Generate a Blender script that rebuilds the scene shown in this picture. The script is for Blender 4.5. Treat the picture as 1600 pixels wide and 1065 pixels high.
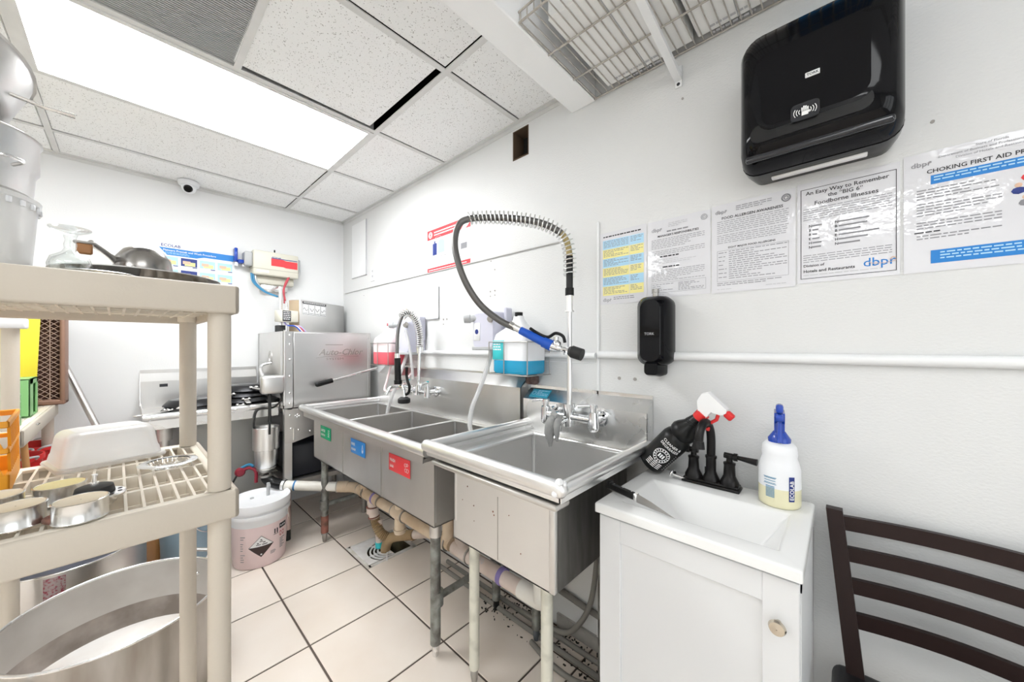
import bpy, bmesh, math, random
from mathutils import Vector, Matrix, Euler
random.seed(7)
PI = math.pi
for _o in list(bpy.data.objects):
    bpy.data.objects.remove(_o, do_unlink=True)
SC = bpy.context.scene
COL = SC.collection

# ------------------------------------------------------------------ camera
cam_d = bpy.data.cameras.new('camera')
cam_d.sensor_width = 36.0
cam_d.lens = 36.0 * 557.5 / 1600.0
cam_d.shift_y = 7.5 / 1600.0
cam_d.clip_start = 0.02
cam = bpy.data.objects.new('camera', cam_d)
COL.objects.link(cam)
CAM = Vector((3.36, -1.345, 1.28))
cam.location = CAM
_a = math.atan(600 / 557.5)
_f = Vector((-math.cos(_a), math.sin(_a), 0))
cam.rotation_euler = _f.to_track_quat('-Z', 'Y').to_euler()
SC.camera = cam

# ------------------------------------------------------------------ world / exposure
w = bpy.data.worlds.new('world'); SC.world = w
w.use_nodes = True
w.node_tree.nodes['Background'].inputs[0].default_value = (1.0, 1.0, 1.0, 1)
w.node_tree.nodes['Background'].inputs[1].default_value = 0.15
SC.view_settings.view_transform = 'Standard'
SC.view_settings.look = 'None'
SC.view_settings.exposure = 0.36
SC.view_settings.gamma = 1.0
SC.view_settings.use_curve_mapping = False
LENS_POWER = 15.5        # emission of the visible ceiling light's diffuser
ROOM_POWER = 13.0        # unseen fixtures elsewhere in the room, one added as fill

# ------------------------------------------------------------------ room numbers (metres)
H = 2.404               # suspended ceiling
H2 = 2.58               # ceiling beyond the beam
XB0, XB1, ZB = 2.475, 2.592, 2.312   # beam
Y_LEFT, X_FRONT = -4.3, 5.9

# ------------------------------------------------------------------ helpers
class MB:
    def __init__(s):
        s.v = []; s.f = []; s.m = []; s.s = []
    def add(s, verts, faces, m=0, smooth=False, T=None):
        b = len(s.v)
        for p in verts:
            p = Vector(p)
            s.v.append(tuple(T @ p) if T is not None else tuple(p))
        for fc in faces:
            s.f.append(tuple(i + b for i in fc)); s.m.append(m); s.s.append(smooth)
        return s
    def box(s, x0, x1, y0, y1, z0, z1, m=0, T=None):
        V = [(x0,y0,z0),(x1,y0,z0),(x1,y1,z0),(x0,y1,z0),(x0,y0,z1),(x1,y0,z1),(x1,y1,z1),(x0,y1,z1)]
        return s.add(V, [(0,3,2,1),(4,5,6,7),(0,1,5,4),(1,2,6,5),(2,3,7,6),(3,0,4,7)], m, False, T)
    def rbox(s, x0, x1, y0, y1, z0, z1, r=0.005, seg=2, m=0, T=None, smooth=True):
        bm = bmesh.new()
        bmesh.ops.create_cube(bm, size=1)
        for v in bm.verts:
            v.co = Vector(((x0+x1)/2 + v.co.x*(x1-x0), (y0+y1)/2 + v.co.y*(y1-y0), (z0+z1)/2 + v.co.z*(z1-z0)))
        r = min(r, .49*min(x1-x0, y1-y0, z1-z0))
        bmesh.ops.bevel(bm, geom=list(bm.edges), offset=r, segments=seg, affect='EDGES', profile=.5)
        bmesh.ops.recalc_face_normals(bm, faces=bm.faces)
        bm.verts.index_update()
        V = [v.co.copy() for v in bm.verts]; F = [[v.index for v in f.verts] for f in bm.faces]
        bm.free()
        return s.add(V, F, m, smooth, T)
    def cyl(s, p0, p1, r0, r1=None, n=14, caps=True, m=0, smooth=True):
        if r1 is None: r1 = r0
        p0 = Vector(p0); p1 = Vector(p1); d = (p1-p0).normalized()
        a = d.orthogonal().normalized(); b = d.cross(a)
        V = []
        for p, r in ((p0, r0), (p1, r1)):
            for i in range(n):
                t = 2*PI*i/n
                V.append(p + (a*math.cos(t) + b*math.sin(t))*r)
        s.add(V, [(i, (i+1) % n, n+(i+1) % n, n+i) for i in range(n)], m, smooth)
        if caps:
            s.add(V[:n], [tuple(range(n))[::-1]], m); s.add(V[n:], [tuple(range(n))], m)
        return s
    def tube(s, pts, r, n=10, m=0, caps=True, smooth=True, closed=False):
        pts = [Vector(p) for p in pts]; k = len(pts)
        rs = r if isinstance(r, (list, tuple)) else [r]*k
        tang = []
        for i in range(k):
            if closed: t = pts[(i+1) % k] - pts[i-1]
            else: t = pts[min(i+1, k-1)] - pts[max(i-1, 0)]
            tang.append(t.normalized())
        a = tang[0].orthogonal().normalized()
        V = []
        for i in range(k):
            a = (a - tang[i]*a.dot(tang[i])).normalized(); b = tang[i].cross(a)
            for j in range(n):
                t = 2*PI*j/n
                V.append(pts[i] + (a*math.cos(t) + b*math.sin(t))*rs[i])
        F = []
        for i in range(k if closed else k-1):
            i2 = (i+1) % k
            for j in range(n):
                F.append((i*n+j, i*n+(j+1) % n, i2*n+(j+1) % n, i2*n+j))
        s.add(V, F, m, smooth)
        if caps and not closed:
            s.add(V[:n], [tuple(range(n))[::-1]], m); s.add(V[-n:], [tuple(range(n))], m)
        return s
    def lathe(s, prof, c=(0,0,0), n=24, m=0, T=None, smooth=True, a0=0, a1=2*PI):
        full = abs(a1-a0-2*PI) < 1e-6
        k = n if full else n+1
        V = []; c = Vector(c)
        for r, z in prof:
            for i in range(k):
                t = a0 + (a1-a0)*i/n
                V.append(c + Vector((r*math.cos(t), r*math.sin(t), z)))
        F = []
        for j in range(len(prof)-1):
            for i in range(n):
                i2 = (i+1) % k
                F.append((j*k+i, j*k+i2, (j+1)*k+i2, (j+1)*k+i))
        s.add(V, F, m, smooth, T)
        if full:
            if prof[0][0] > 1e-4: pass
        return s
    def prism(s, pts, z0, z1, m=0, T=None):
        n = len(pts)
        V = [(x, y, z0) for x, y in pts] + [(x, y, z1) for x, y in pts]
        F = [tuple(range(n))[::-1], tuple(range(n, 2*n))] + [(i, (i+1) % n, n+(i+1) % n, n+i) for i in range(n)]
        return s.add(V, F, m, False, T)
    def sphere(s, c, r, n=12, m=0, sc=(1,1,1)):
        k = n//2 + 1
        prof = [(max(r*math.sin(PI*i/(k-1)), 1e-5), -r*math.cos(PI*i/(k-1))) for i in range(k)]
        T = Matrix.Translation(Vector(c)) @ Matrix.Diagonal((sc[0], sc[1], sc[2], 1))
        return s.lathe(prof, (0,0,0), n, m, T)
    def quad(s, a, b, c, d, m=0):
        return s.add([a, b, c, d], [(0,1,2,3)], m)
    def build(s, name, mats, parent=None, loc=None, rotz=0, data_only=False):
        me = bpy.data.meshes.new(name)
        me.from_pydata(s.v, [], s.f)
        if not isinstance(mats, (list, tuple)): mats = [mats]
        for mm in mats: me.materials.append(mm)
        me.polygons.foreach_set('material_index', s.m)
        me.polygons.foreach_set('use_smooth', s.s)
        me.update()
        if any(s.s) and hasattr(me, 'set_sharp_from_angle'):
            me.set_sharp_from_angle(angle=math.radians(45))
        if data_only: return me
        o = bpy.data.objects.new(name, me); COL.objects.link(o)
        if loc is not None: o.location = loc
        o.rotation_euler[2] = rotz
        if parent is not None: o.parent = parent
        return o

def tag(o, label=None, cat=None, group=None, kind=None):
    if label: o['label'] = label
    if cat: o['category'] = cat
    if group: o['group'] = group
    if kind: o['kind'] = kind
    return o
def thing(name, label, cat, loc=(0,0,0), rotz=0, group=None):
    o = bpy.data.objects.new(name, None); COL.objects.link(o)
    o.empty_display_size = .05
    o.location = loc; o.rotation_euler = (0, 0, rotz)
    return tag(o, label, cat, group)
def shared(name, me, parent, loc=(0,0,0), rotz=0, scale=None):
    o = bpy.data.objects.new(name, me); COL.objects.link(o)
    o.location = loc; o.rotation_euler[2] = rotz
    if scale: o.scale = scale
    if parent is not None: o.parent = parent
    return o
def copy_tree(o, parent=None):
    c = o.copy(); COL.objects.link(c); c.parent = parent
    for ch in [x for x in bpy.data.objects if x.parent == o]:
        copy_tree(ch, c)
    return c
def spl(pts, n=8):
    pts = [Vector(p) for p in pts]; out = []
    P = [pts[0]*2 - pts[1]] + pts + [pts[-1]*2 - pts[-2]]
    for i in range(1, len(P)-2):
        a, b, c, d = P[i-1], P[i], P[i+1], P[i+2]
        for k in range(n):
            t = k/n
            out.append(.5*((2*b) + (c-a)*t + (2*a-5*b+4*c-d)*t*t + (3*b-a-3*c+d)*t**3))
    out.append(pts[-1]); return out
def coil(path, R, turns, per=10):
    """a helix of radius R around a path"""
    path = [Vector(p) for p in path]
    L = [0]
    for i in range(1, len(path)): L.append(L[-1] + (path[i]-path[i-1]).length)
    def at(s):
        for i in range(1, len(path)):
            if s <= L[i] or i == len(path)-1:
                t = (s-L[i-1])/max(L[i]-L[i-1], 1e-9)
                return path[i-1].lerp(path[i], t), (path[i]-path[i-1]).normalized()
    n = int(turns*per); a = None; out = []
    for k in range(n+1):
        p, t = at(L[-1]*k/n)
        if a is None: a = t.orthogonal().normalized()
        a = (a - t*a.dot(t)).normalized(); b = t.cross(a)
        g = 2*PI*k/per
        out.append(p + (a*math.cos(g) + b*math.sin(g))*R)
    return out
def frame(o, x, y):
    """matrix with origin o, local x and y along the given directions"""
    x = Vector(x).normalized(); y = Vector(y).normalized(); z = x.cross(y)
    M_ = Matrix((x, y, z)).transposed().to_4x4()
    M_.translation = Vector(o)
    return M_
def text(mb, body, size, T, m=0, align='LEFT', bold=0.0, xs=1.0, dz=0.0, shear=0.0, extrude=0.0):
    cu = bpy.data.curves.new('t', 'FONT'); cu.body = body; cu.size = size; cu.align_x = align
    cu.resolution_u = 2; cu.offset = bold*size; cu.shear = shear; cu.extrude = extrude
    ob = bpy.data.objects.new('t', cu); COL.objects.link(ob)
    dg = bpy.context.evaluated_depsgraph_get(); dg.update()
    me = bpy.data.meshes.new_from_object(ob.evaluated_get(dg))
    mb.add([(v.co.x*xs, v.co.y, v.co.z+dz) for v in me.vertices], [tuple(p.vertices) for p in me.polygons], m, False, T)
    bpy.data.objects.remove(ob, do_unlink=True); bpy.data.curves.remove(cu); bpy.data.meshes.remove(me)
def rect(mb, x0, x1, y0, y1, T, m=0, dz=0.0):
    mb.add([(x0,y0,dz),(x1,y0,dz),(x1,y1,dz),(x0,y1,dz)], [(0,1,2,3)], m, False, T)
def frame_lines(mb, x0, x1, y0, y1, T, t, m=0, dz=0.0):
    rect(mb, x0, x1, y0, y0+t, T, m, dz); rect(mb, x0, x1, y1-t, y1, T, m, dz)
    rect(mb, x0, x0+t, y0, y1, T, m, dz); rect(mb, x1-t, x1, y0, y1, T, m, dz)
def words(mb, x0, x1, ytop, ybot, T, rng, m=0, pitch=.0062, h=.0017, dz=0.0, fill=1.0):
    """rows of print too small to read"""
    y = ytop
    while y - h > ybot:
        x = x0; end = x1 if rng.random() < .8*fill else x0 + (x1-x0)*rng.uniform(.4, .95)
        while x < end - .004:
            wl = min(rng.uniform(.006, .018), end-x)
            rect(mb, x, x+wl, y-h, y, T, m, dz); x += wl + .0028
        y -= pitch

# ------------------------------------------------------------------ materials
def M(name, col, rough=.5, metal=0.0, col2=None, nscale=6.0, namt=.5, stretch=None, bump=0.0, bscale=60.0,
      bstretch=None, coat=0.0, trans=0.0, ior=1.45, emit=None, estr=0.0, alpha=1.0, rvar=0.0, ramp=(.35,.65), spec=.5, sss=0.0, detail=4.0):
    ma = bpy.data.materials.new(name); ma.use_nodes = True
    nt = ma.node_tree; b = nt.nodes['Principled BSDF']
    c4 = (*col, 1)
    b.inputs['Base Color'].default_value = c4
    b.inputs['Roughness'].default_value = rough
    b.inputs['Metallic'].default_value = metal
    b.inputs['Coat Weight'].default_value = coat
    b.inputs['Coat Roughness'].default_value = .08
    b.inputs['Transmission Weight'].default_value = trans
    b.inputs['IOR'].default_value = ior
    b.inputs['Alpha'].default_value = alpha
    b.inputs['Specular IOR Level'].default_value = spec
    if sss:
        b.inputs['Subsurface Weight'].default_value = sss
        b.inputs['Subsurface Radius'].default_value = (.02, .02, .02)
        b.inputs['Subsurface Scale'].default_value = 1.0
    if emit:
        b.inputs['Emission Color'].default_value = (*emit, 1); b.inputs['Emission Strength'].default_value = estr
    tc = nt.nodes.new('ShaderNodeTexCoord')
    def noise(scale, st, det=4.0):
        mp = nt.nodes.new('ShaderNodeMapping'); nt.links.new(tc.outputs['Object'], mp.inputs[0])
        if st: mp.inputs['Scale'].default_value = st
        n_ = nt.nodes.new('ShaderNodeTexNoise'); n_.inputs['Scale'].default_value = scale; n_.inputs['Detail'].default_value = det
        nt.links.new(mp.outputs[0], n_.inputs['Vector'])
        return n_
    if col2:
        n_ = noise(nscale, stretch, detail)
        r_ = nt.nodes.new('ShaderNodeValToRGB')
        r_.color_ramp.elements[0].position = ramp[0]; r_.color_ramp.elements[1].position = ramp[1]
        r_.color_ramp.elements[0].color = c4
        r_.color_ramp.elements[1].color = tuple(col[i]*(1-namt) + col2[i]*namt for i in range(3)) + (1,)
        nt.links.new(n_.outputs['Fac'], r_.inputs[0]); nt.links.new(r_.outputs[0], b.inputs['Base Color'])
    if rvar:
        n3 = noise(nscale*1.3, stretch)
        mr = nt.nodes.new('ShaderNodeMapRange'); mr.inputs[1].default_value = .3; mr.inputs[2].default_value = .7
        mr.inputs[3].default_value = max(rough-rvar, .02); mr.inputs[4].default_value = rough+rvar
        nt.links.new(n3.outputs['Fac'], mr.inputs[0]); nt.links.new(mr.outputs[0], b.inputs['Roughness'])
    if bump:
        n2 = noise(bscale, bstretch)
        bp = nt.nodes.new('ShaderNodeBump'); bp.inputs['Strength'].default_value = bump; bp.inputs['Distance'].default_value = .01
        nt.links.new(n2.outputs['Fac'], bp.inputs['Height']); nt.links.new(bp.outputs[0], b.inputs['Normal'])
    return ma

m_wall = M('painted_wall', (.81,.815,.815), .55, col2=(.77,.775,.775), nscale=1.6, namt=.8, ramp=(.2,.8), bump=.06, bscale=140)
m_wallr = M('painted_panel_wall', (.73,.735,.73), .5, col2=(.69,.695,.69), nscale=2.2, namt=.9, ramp=(.2,.8), bump=.16, bscale=110, bstretch=(1,1,1.6))
m_trim = M('white_trim_paint', (.83,.84,.845), .45, bump=.04, bscale=60)
m_scuff = M('wall_scuff', (.38,.36,.34), .8)
m_tee = M('ceiling_tee_metal', (.72,.72,.71), .45, col2=(.62,.62,.61), nscale=8, namt=.6)
m_shadow = M('ceiling_void', (.02,.02,.02), .9)
m_tilebody = M('ceiling_tile_board', (.78,.78,.765), .9, bump=.3, bscale=220)
# fissured speckle on the tile board
_nt = m_tilebody.node_tree; _b = _nt.nodes['Principled BSDF']
_tc = _nt.nodes.new('ShaderNodeTexCoord'); _vo = _nt.nodes.new('ShaderNodeTexVoronoi'); _vo.inputs['Scale'].default_value = 130
_no = _nt.nodes.new('ShaderNodeTexNoise'); _no.inputs['Scale'].default_value = 60
_nt.links.new(_tc.outputs['Object'], _vo.inputs['Vector']); _nt.links.new(_tc.outputs['Object'], _no.inputs['Vector'])
_ad = _nt.nodes.new('ShaderNodeMath'); _ad.operation = 'MULTIPLY_ADD'; _ad.inputs[1].default_value = .8; _ad.inputs[2].default_value = -.27
_nt.links.new(_no.outputs['Fac'], _ad.inputs[0])
_su = _nt.nodes.new('ShaderNodeMath'); _su.operation = 'SUBTRACT'
_nt.links.new(_vo.outputs['Distance'], _su.inputs[0]); _nt.links.new(_ad.outputs[0], _su.inputs[1])
_cr = _nt.nodes.new('ShaderNodeValToRGB'); _cr.color_ramp.elements[0].position = .03; _cr.color_ramp.elements[1].position = .085
_cr.color_ramp.elements[0].color = (.46,.45,.44,1); _cr.color_ramp.elements[1].color = (.91,.915,.915,1)
_nt.links.new(_su.outputs[0], _cr.inputs[0]); _nt.links.new(_cr.outputs[0], _b.inputs['Base Color'])
m_mesh = M('return_air_mesh', (.30,.30,.31), .7, metal=.3, col2=(.12,.11,.10), nscale=2.2, namt=.9, ramp=(.5,.72))
m_meshwire = M('return_air_wire', (.50,.50,.51), .6, metal=.2)
m_lens = M('light_diffuser', (1,1,1), .5, emit=(.965,.985,1.0), estr=LENS_POWER)
m_lens2 = M('light_diffuser_far', (1,1,1), .5, emit=(.96,.985,1.0), estr=ROOM_POWER)
m_fillpane = M('added_window_glow', (.9,.9,.9), .5, emit=(.90,.96,1.0), estr=1.9)
m_lens3 = M('light_diffuser_dim', (1,1,1), .5, emit=(.96,.985,1.0), estr=ROOM_POWER*.42)
m_tile = M('floor_tile_ceramic', (.86,.79,.72), .32, col2=(.76,.66,.565), nscale=3.0, namt=.9, ramp=(.22,.78), detail=6.0)
m_grout = M('dark_grout', (.12,.095,.08), .9, col2=(.07,.055,.045), nscale=8)
m_dirt = M('grime', (.03,.025,.02), .9)
m_steel = M('stainless_steel', (.74,.735,.725), .36, metal=1.0, col2=(.62,.61,.60), nscale=3, namt=.8, ramp=(.2,.8), bump=.02, bscale=120, bstretch=(1,1,.06), rvar=.05)
m_steelh = M('stainless_steel_polished', (.84,.84,.835), .26, metal=1.0, col2=(.76,.76,.755), nscale=5, namt=.6, ramp=(.2,.8), rvar=.05)
m_steelw = M('stainless_steel_worn', (.68,.665,.645), .42, metal=1.0, col2=(.54,.52,.50), nscale=4, namt=.85, ramp=(.2,.8), stretch=(1,1,.5), bump=.02, bscale=90, rvar=.06)
m_steeld = M('stainless_steel_dull', (.46,.45,.43), .45, metal=1.0, col2=(.34,.32,.30), nscale=6, namt=.8, bump=.04, bscale=60, rvar=.06)
m_rim = M('rolled_steel_rim', (.86,.86,.855), .33, metal=1.0)
m_bowl = M('bowl_steel', (.80,.795,.785), .46, metal=1.0, col2=(.70,.69,.68), nscale=3, namt=.7, ramp=(.2,.8))
m_galv = M('galvanised_leg', (.34,.36,.34), .5, metal=.8, col2=(.14,.13,.12), nscale=22, namt=.9, bump=.2, bscale=60)
m_rust = M('rusty_leg', (.30,.12,.09), .8, col2=(.12,.07,.05), nscale=24, namt=.9, bump=.3, bscale=70)
m_creamleg = M('cream_leg_paint', (.70,.69,.60), .4, metal=.25, col2=(.42,.42,.36), nscale=18, namt=.8, ramp=(.5,.8))
m_chrome = M('chrome', (.78,.79,.80), .08, metal=1.0)
m_alu = M('aluminium', (.74,.74,.74), .38, metal=1.0, col2=(.56,.54,.52), nscale=3.4, namt=.8, ramp=(.2,.8), bump=.05, bscale=40, rvar=.1)
m_aluin = M('aluminium_stained', (.60,.58,.55), .5, metal=.5, col2=(.46,.43,.40), nscale=4.5, namt=.9, ramp=(.3,.7), bump=.06, bscale=40)
m_alubot = M('pot_floor', (.90,.88,.85), .45, col2=(.72,.64,.57), nscale=4, namt=.7)
m_blackp = M('black_gloss_plastic', (.003,.003,.004), .08, spec=.22)
m_blacks = M('black_satin_plastic', (.008,.008,.008), .34, spec=.3)
m_rubber = M('black_rubber', (.02,.02,.02), .6)
m_smoke = M('smoked_panel', (.015,.016,.02), .15, coat=.3)
m_bronze = M('dark_bronze_metal', (.010,.009,.009), .34, metal=.2, spec=.35)
m_white = M('white_gloss_laminate', (.82,.82,.81), .22, coat=.2)
m_cab = M('white_cabinet_paint', (.72,.725,.73), .4)
m_pvc = M('white_pvc', (.80,.79,.75), .35, col2=(.70,.66,.58), nscale=6, namt=.8)
m_pvct = M('stained_pvc', (.70,.58,.44), .45, col2=(.50,.37,.24), nscale=7, namt=.9)
m_pvcp = M('pale_pvc', (.72,.62,.56), .4, col2=(.58,.47,.41), nscale=6, namt=.8)
m_purple = M('pvc_primer', (.25,.20,.45), .6)
m_bluering = M('blue_stripe', (.03,.18,.42), .5)
m_beige = M('beige_shelf_plastic', (.62,.56,.475), .55, col2=(.57,.505,.42), nscale=5, namt=.8, ramp=(.2,.8), bump=.08, bscale=160)
m_beigel = M('pale_shelf_plastic', (.84,.78,.68), .5, col2=(.74,.67,.56), nscale=9, namt=.7, ramp=(.2,.8))
def sheer(name, col, clear, rough=.05, ior=1.45, diff=0.0, tl=0.0):
    """thin clear or milky plastic and glass: see-through body with a Fresnel gloss"""
    ma = bpy.data.materials.new(name); ma.use_nodes = True; nt = ma.node_tree
    nt.nodes.remove(nt.nodes['Principled BSDF']); out = nt.nodes['Material Output']
    tr = nt.nodes.new('ShaderNodeBsdfTransparent'); tr.inputs[0].default_value = (*col, 1)
    cur = tr.outputs[0]
    if diff or tl:
        d = nt.nodes.new('ShaderNodeBsdfDiffuse'); d.inputs[0].default_value = (*col, 1)
        t_ = nt.nodes.new('ShaderNodeBsdfTranslucent'); t_.inputs[0].default_value = (*col, 1)
        m1 = nt.nodes.new('ShaderNodeMixShader'); m1.inputs[0].default_value = tl/(diff+tl)
        nt.links.new(d.outputs[0], m1.inputs[1]); nt.links.new(t_.outputs[0], m1.inputs[2])
        m2 = nt.nodes.new('ShaderNodeMixShader'); m2.inputs[0].default_value = 1-clear
        nt.links.new(cur, m2.inputs[1]); nt.links.new(m1.outputs[0], m2.inputs[2]); cur = m2.outputs[0]
    g = nt.nodes.new('ShaderNodeBsdfGlossy'); g.inputs['Roughness'].default_value = rough
    lw = nt.nodes.new('ShaderNodeLayerWeight'); lw.inputs[0].default_value = .3
    pw = nt.nodes.new('ShaderNodeMath'); pw.operation = 'MULTIPLY_ADD'; pw.inputs[1].default_value = .55; pw.inputs[2].default_value = .04
    nt.links.new(lw.outputs['Facing'], pw.inputs[0])
    m3 = nt.nodes.new('ShaderNodeMixShader'); nt.links.new(pw.outputs[0], m3.inputs[0])
    nt.links.new(cur, m3.inputs[1]); nt.links.new(g.outputs[0], m3.inputs[2]); nt.links.new(m3.outputs[0], out.inputs[0])
    return ma
m_glass = sheer('clear_glass', (.97,.985,.98), 1.0, .02, 1.5)
m_frost = sheer('frosted_plastic', (.96,.96,.955), .42, .3, 1.35, .55, .45)
m_jug = M('white_jug_plastic', (.84,.85,.87), .4)
m_milky = M('milky_bottle_plastic', (.86,.88,.88), .3, trans=.5, ior=1.15)
m_pinkliq = M('pink_liquid', (.85,.12,.16), .3)
m_pinkpale = M('pink_tinted_plastic', (.84,.68,.68), .4)
m_blueliq = M('blue_liquid', (.02,.36,.62), .2)
m_teal = M('teal_label', (.05,.58,.62), .5)
m_yelliq = M('pale_yellow_liquid', (.80,.76,.52), .25)
m_bluep = M('blue_plastic', (.01,.06,.42), .25, coat=.3)
m_blueg = M('blue_grip', (.01,.09,.50), .35)
m_red = M('red_plastic', (.72,.03,.03), .4)
m_redd = M('red_hose', (.50,.08,.10), .5)
m_pump = M('lavender_white_plastic', (.60,.60,.70), .35)
m_maroon = M('maroon_plastic', (.22,.015,.03), .4)
m_paper = M('laminated_paper', (.70,.70,.73), .5, coat=1.0, bump=.20, bscale=18)
_b = m_paper.node_tree.nodes['Principled BSDF']; _b.inputs['Coat Roughness'].default_value = .03
_bl = _b.inputs['Normal'].links[0]; _bs = _bl.from_socket
m_paper.node_tree.links.new(_bs, _b.inputs['Coat Normal']); m_paper.node_tree.links.remove(_b.inputs['Normal'].links[0])
m_paper2 = M('white_card', (.84,.85,.86), .4, coat=.2)
m_ink = M('black_ink', (.03,.03,.035), .6)
m_inkg = M('grey_print', (.26,.26,.28), .6)
m_inkl = M('light_grey_print', (.50,.50,.52), .6)
m_pb = M('print_blue', (.02,.22,.62), .5)
m_plb = M('print_light_blue', (.42,.68,.86), .5)
m_py = M('print_yellow', (.86,.79,.32), .5)
m_pr = M('print_red', (.80,.05,.06), .5)
m_pg = M('print_green', (.0,.36,.16), .5)
m_pw = M('print_white', (.85,.85,.85), .5)
m_pn = M('print_navy', (.02,.04,.22), .5)
m_ptan = M('print_tan', (.74,.50,.36), .5)
m_wood = M('dark_stained_chair', (.020,.010,.009), .38, spec=.3, bump=.02, bscale=50)
m_seat = M('black_vinyl', (.012,.011,.012), .4)
m_knob = M('brushed_nickel', (.62,.56,.47), .25, metal=1.0)
m_greenp = M('green_plastic', (.24,.50,.20), .45)
m_orange = M('orange_plastic', (.90,.38,.02), .45)
m_brownp = M('brown_plastic', (.30,.17,.12), .5)
m_yellow = M('yellow_plastic', (.92,.78,.06), .5)
m_hwood = M('orange_wood', (.62,.32,.12), .5, col2=(.45,.20,.07), nscale=10, stretch=(1,1,.1))
m_ecobox = M('beige_enamel', (.66,.64,.55), .4)
m_clear = sheer('clear_vinyl_tube', (.90,.90,.90), .35, .15, 1.4, .6, .4)
m_bluetube = M('blue_tube', (.04,.22,.40), .35)
m_hosebrown = M('tan_ribbed_hose', (.38,.27,.15), .6, col2=(.22,.14,.07), nscale=14)
m_greyhose = M('grey_hose', (.22,.21,.19), .5)
m_flex = M('braided_steel_hose', (.15,.145,.14), .38, metal=.7, bump=.15, bscale=400)
m_rag = M('grey_rag', (.34,.34,.33), .9, col2=(.22,.22,.22), nscale=30, bump=.5, bscale=90)
m_skillet = M('black_steel_pan', (.035,.035,.037), .38, metal=.7)
m_wirew = M('white_coated_wire', (.52,.49,.45), .4, col2=(.34,.31,.27), nscale=30, namt=.8)
m_carton = M('white_carton', (.90,.90,.89), .7, col2=(.80,.80,.78), nscale=4, ramp=(.2,.8))
m_tintop = M('cream_lid', (.83,.74,.58), .45, col2=(.70,.55,.36), nscale=8)
m_tiny = M('yellow_lid', (.86,.74,.36), .45)
m_bluegrey = M('pale_blue_plastic', (.30,.42,.52), .5)
m_greyp = M('grey_plastic', (.45,.46,.47), .5)
m_redrefl = M('red_reflection_speckle', (.42,.36,.37), .4, metal=.7, col2=(.30,.04,.08), nscale=110, namt=.9, ramp=(.48,.62))
m_oldsteel = M('old_dark_steel', (.40,.385,.37), .24, metal=1.0, col2=(.22,.21,.20), nscale=14, namt=.8)
m_darkside = M('dark_side_steel', (.17,.165,.155), .42, metal=.9, col2=(.26,.255,.245), nscale=40, namt=.7, stretch=(1,1,.15))
m_potout = M('streaked_aluminium', (.58,.56,.53), .4, metal=.85, col2=(.30,.26,.22), nscale=9, namt=.9, stretch=(1,1,.22), ramp=(.35,.7))

# ================================================================== THE SETTING
def struct(name, mb, mats, parent=None):
    o = mb.build(name, mats, parent)
    if parent is None: o['kind'] = 'structure'
    return o
T_ = .12
struct('wall_back', MB().box(-T_, 0, Y_LEFT-T_, T_, -.25, H2+.1), m_wall)
# right wall with a rough square hole cut through near the ceiling
hx0, hx1, hz0, hz1 = 2.118, 2.222, 2.225, 2.372
wr = MB()
wr.box(0, hx0, 0, T_, -.25, H2+.1).box(hx1, X_FRONT, 0, T_, -.25, H2+.1)
wr.box(hx0, hx1, 0, T_, -.25, hz0).box(hx0, hx1, 0, T_, hz1, H2+.1)
wall_r = struct('wall_right', wr, m_wallr)
hl = MB().box(hx0, hx1, .075, .085, hz0, hz1, 1)
hl.box(hx0, hx0+.006, -.002, .08, hz0, hz1).box(hx1-.004, hx1, -.002, .08, hz0, hz1).box(hx0, hx1, -.002, .08, hz0, hz0+.006).box(hx0, hx1, -.002, .08, hz1-.004, hz1)
hl.box(hx1-.028, hx1-.020, .03, .07, hz0, hz1, 0)
hl.build('hole_lining', [M('raw_board_edge', (.10,.065,.04), .9), m_shadow], wall_r)
m_far = M('dim_room_wall', (.70,.70,.69), .6)
struct('wall_left', MB().box(-T_, X_FRONT+T_, Y_LEFT-T_, Y_LEFT, -.25, H2+.1), m_far)
# wall behind the camera; its glowing window is added to brighten the ceiling
wy0, wy1, wz0, wz1 = -3.1, -.7, .45, 2.25
b = MB().box(X_FRONT, X_FRONT+T_, Y_LEFT, wy0, -.25, H2+.1).box(X_FRONT, X_FRONT+T_, wy1, T_, -.25, H2+.1)
b.box(X_FRONT, X_FRONT+T_, wy0, wy1, -.25, wz0).box(X_FRONT, X_FRONT+T_, wy0, wy1, wz1, H2+.1)
struct('wall_front', b, m_far)
b = MB()
for y in (wy0, (wy0*2+wy1)/3, (wy0+wy1*2)/3, wy1): b.box(X_FRONT-.01, X_FRONT+.05, y-.03, y+.03, wz0, wz1)
for z in (wz0, wz1): b.box(X_FRONT-.01, X_FRONT+.05, wy0, wy1, z-.03, z+.03)
win = struct('added_window_1', b, m_blacks)
for k in range(3):
    y0_ = wy0+(wy1-wy0)*k/3; MB().box(X_FRONT+.02, X_FRONT+.028, y0_+.03, y0_+(wy1-wy0)/3-.03, wz0+.03, wz1-.03).build('glow_pane', m_fillpane, win)

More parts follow.
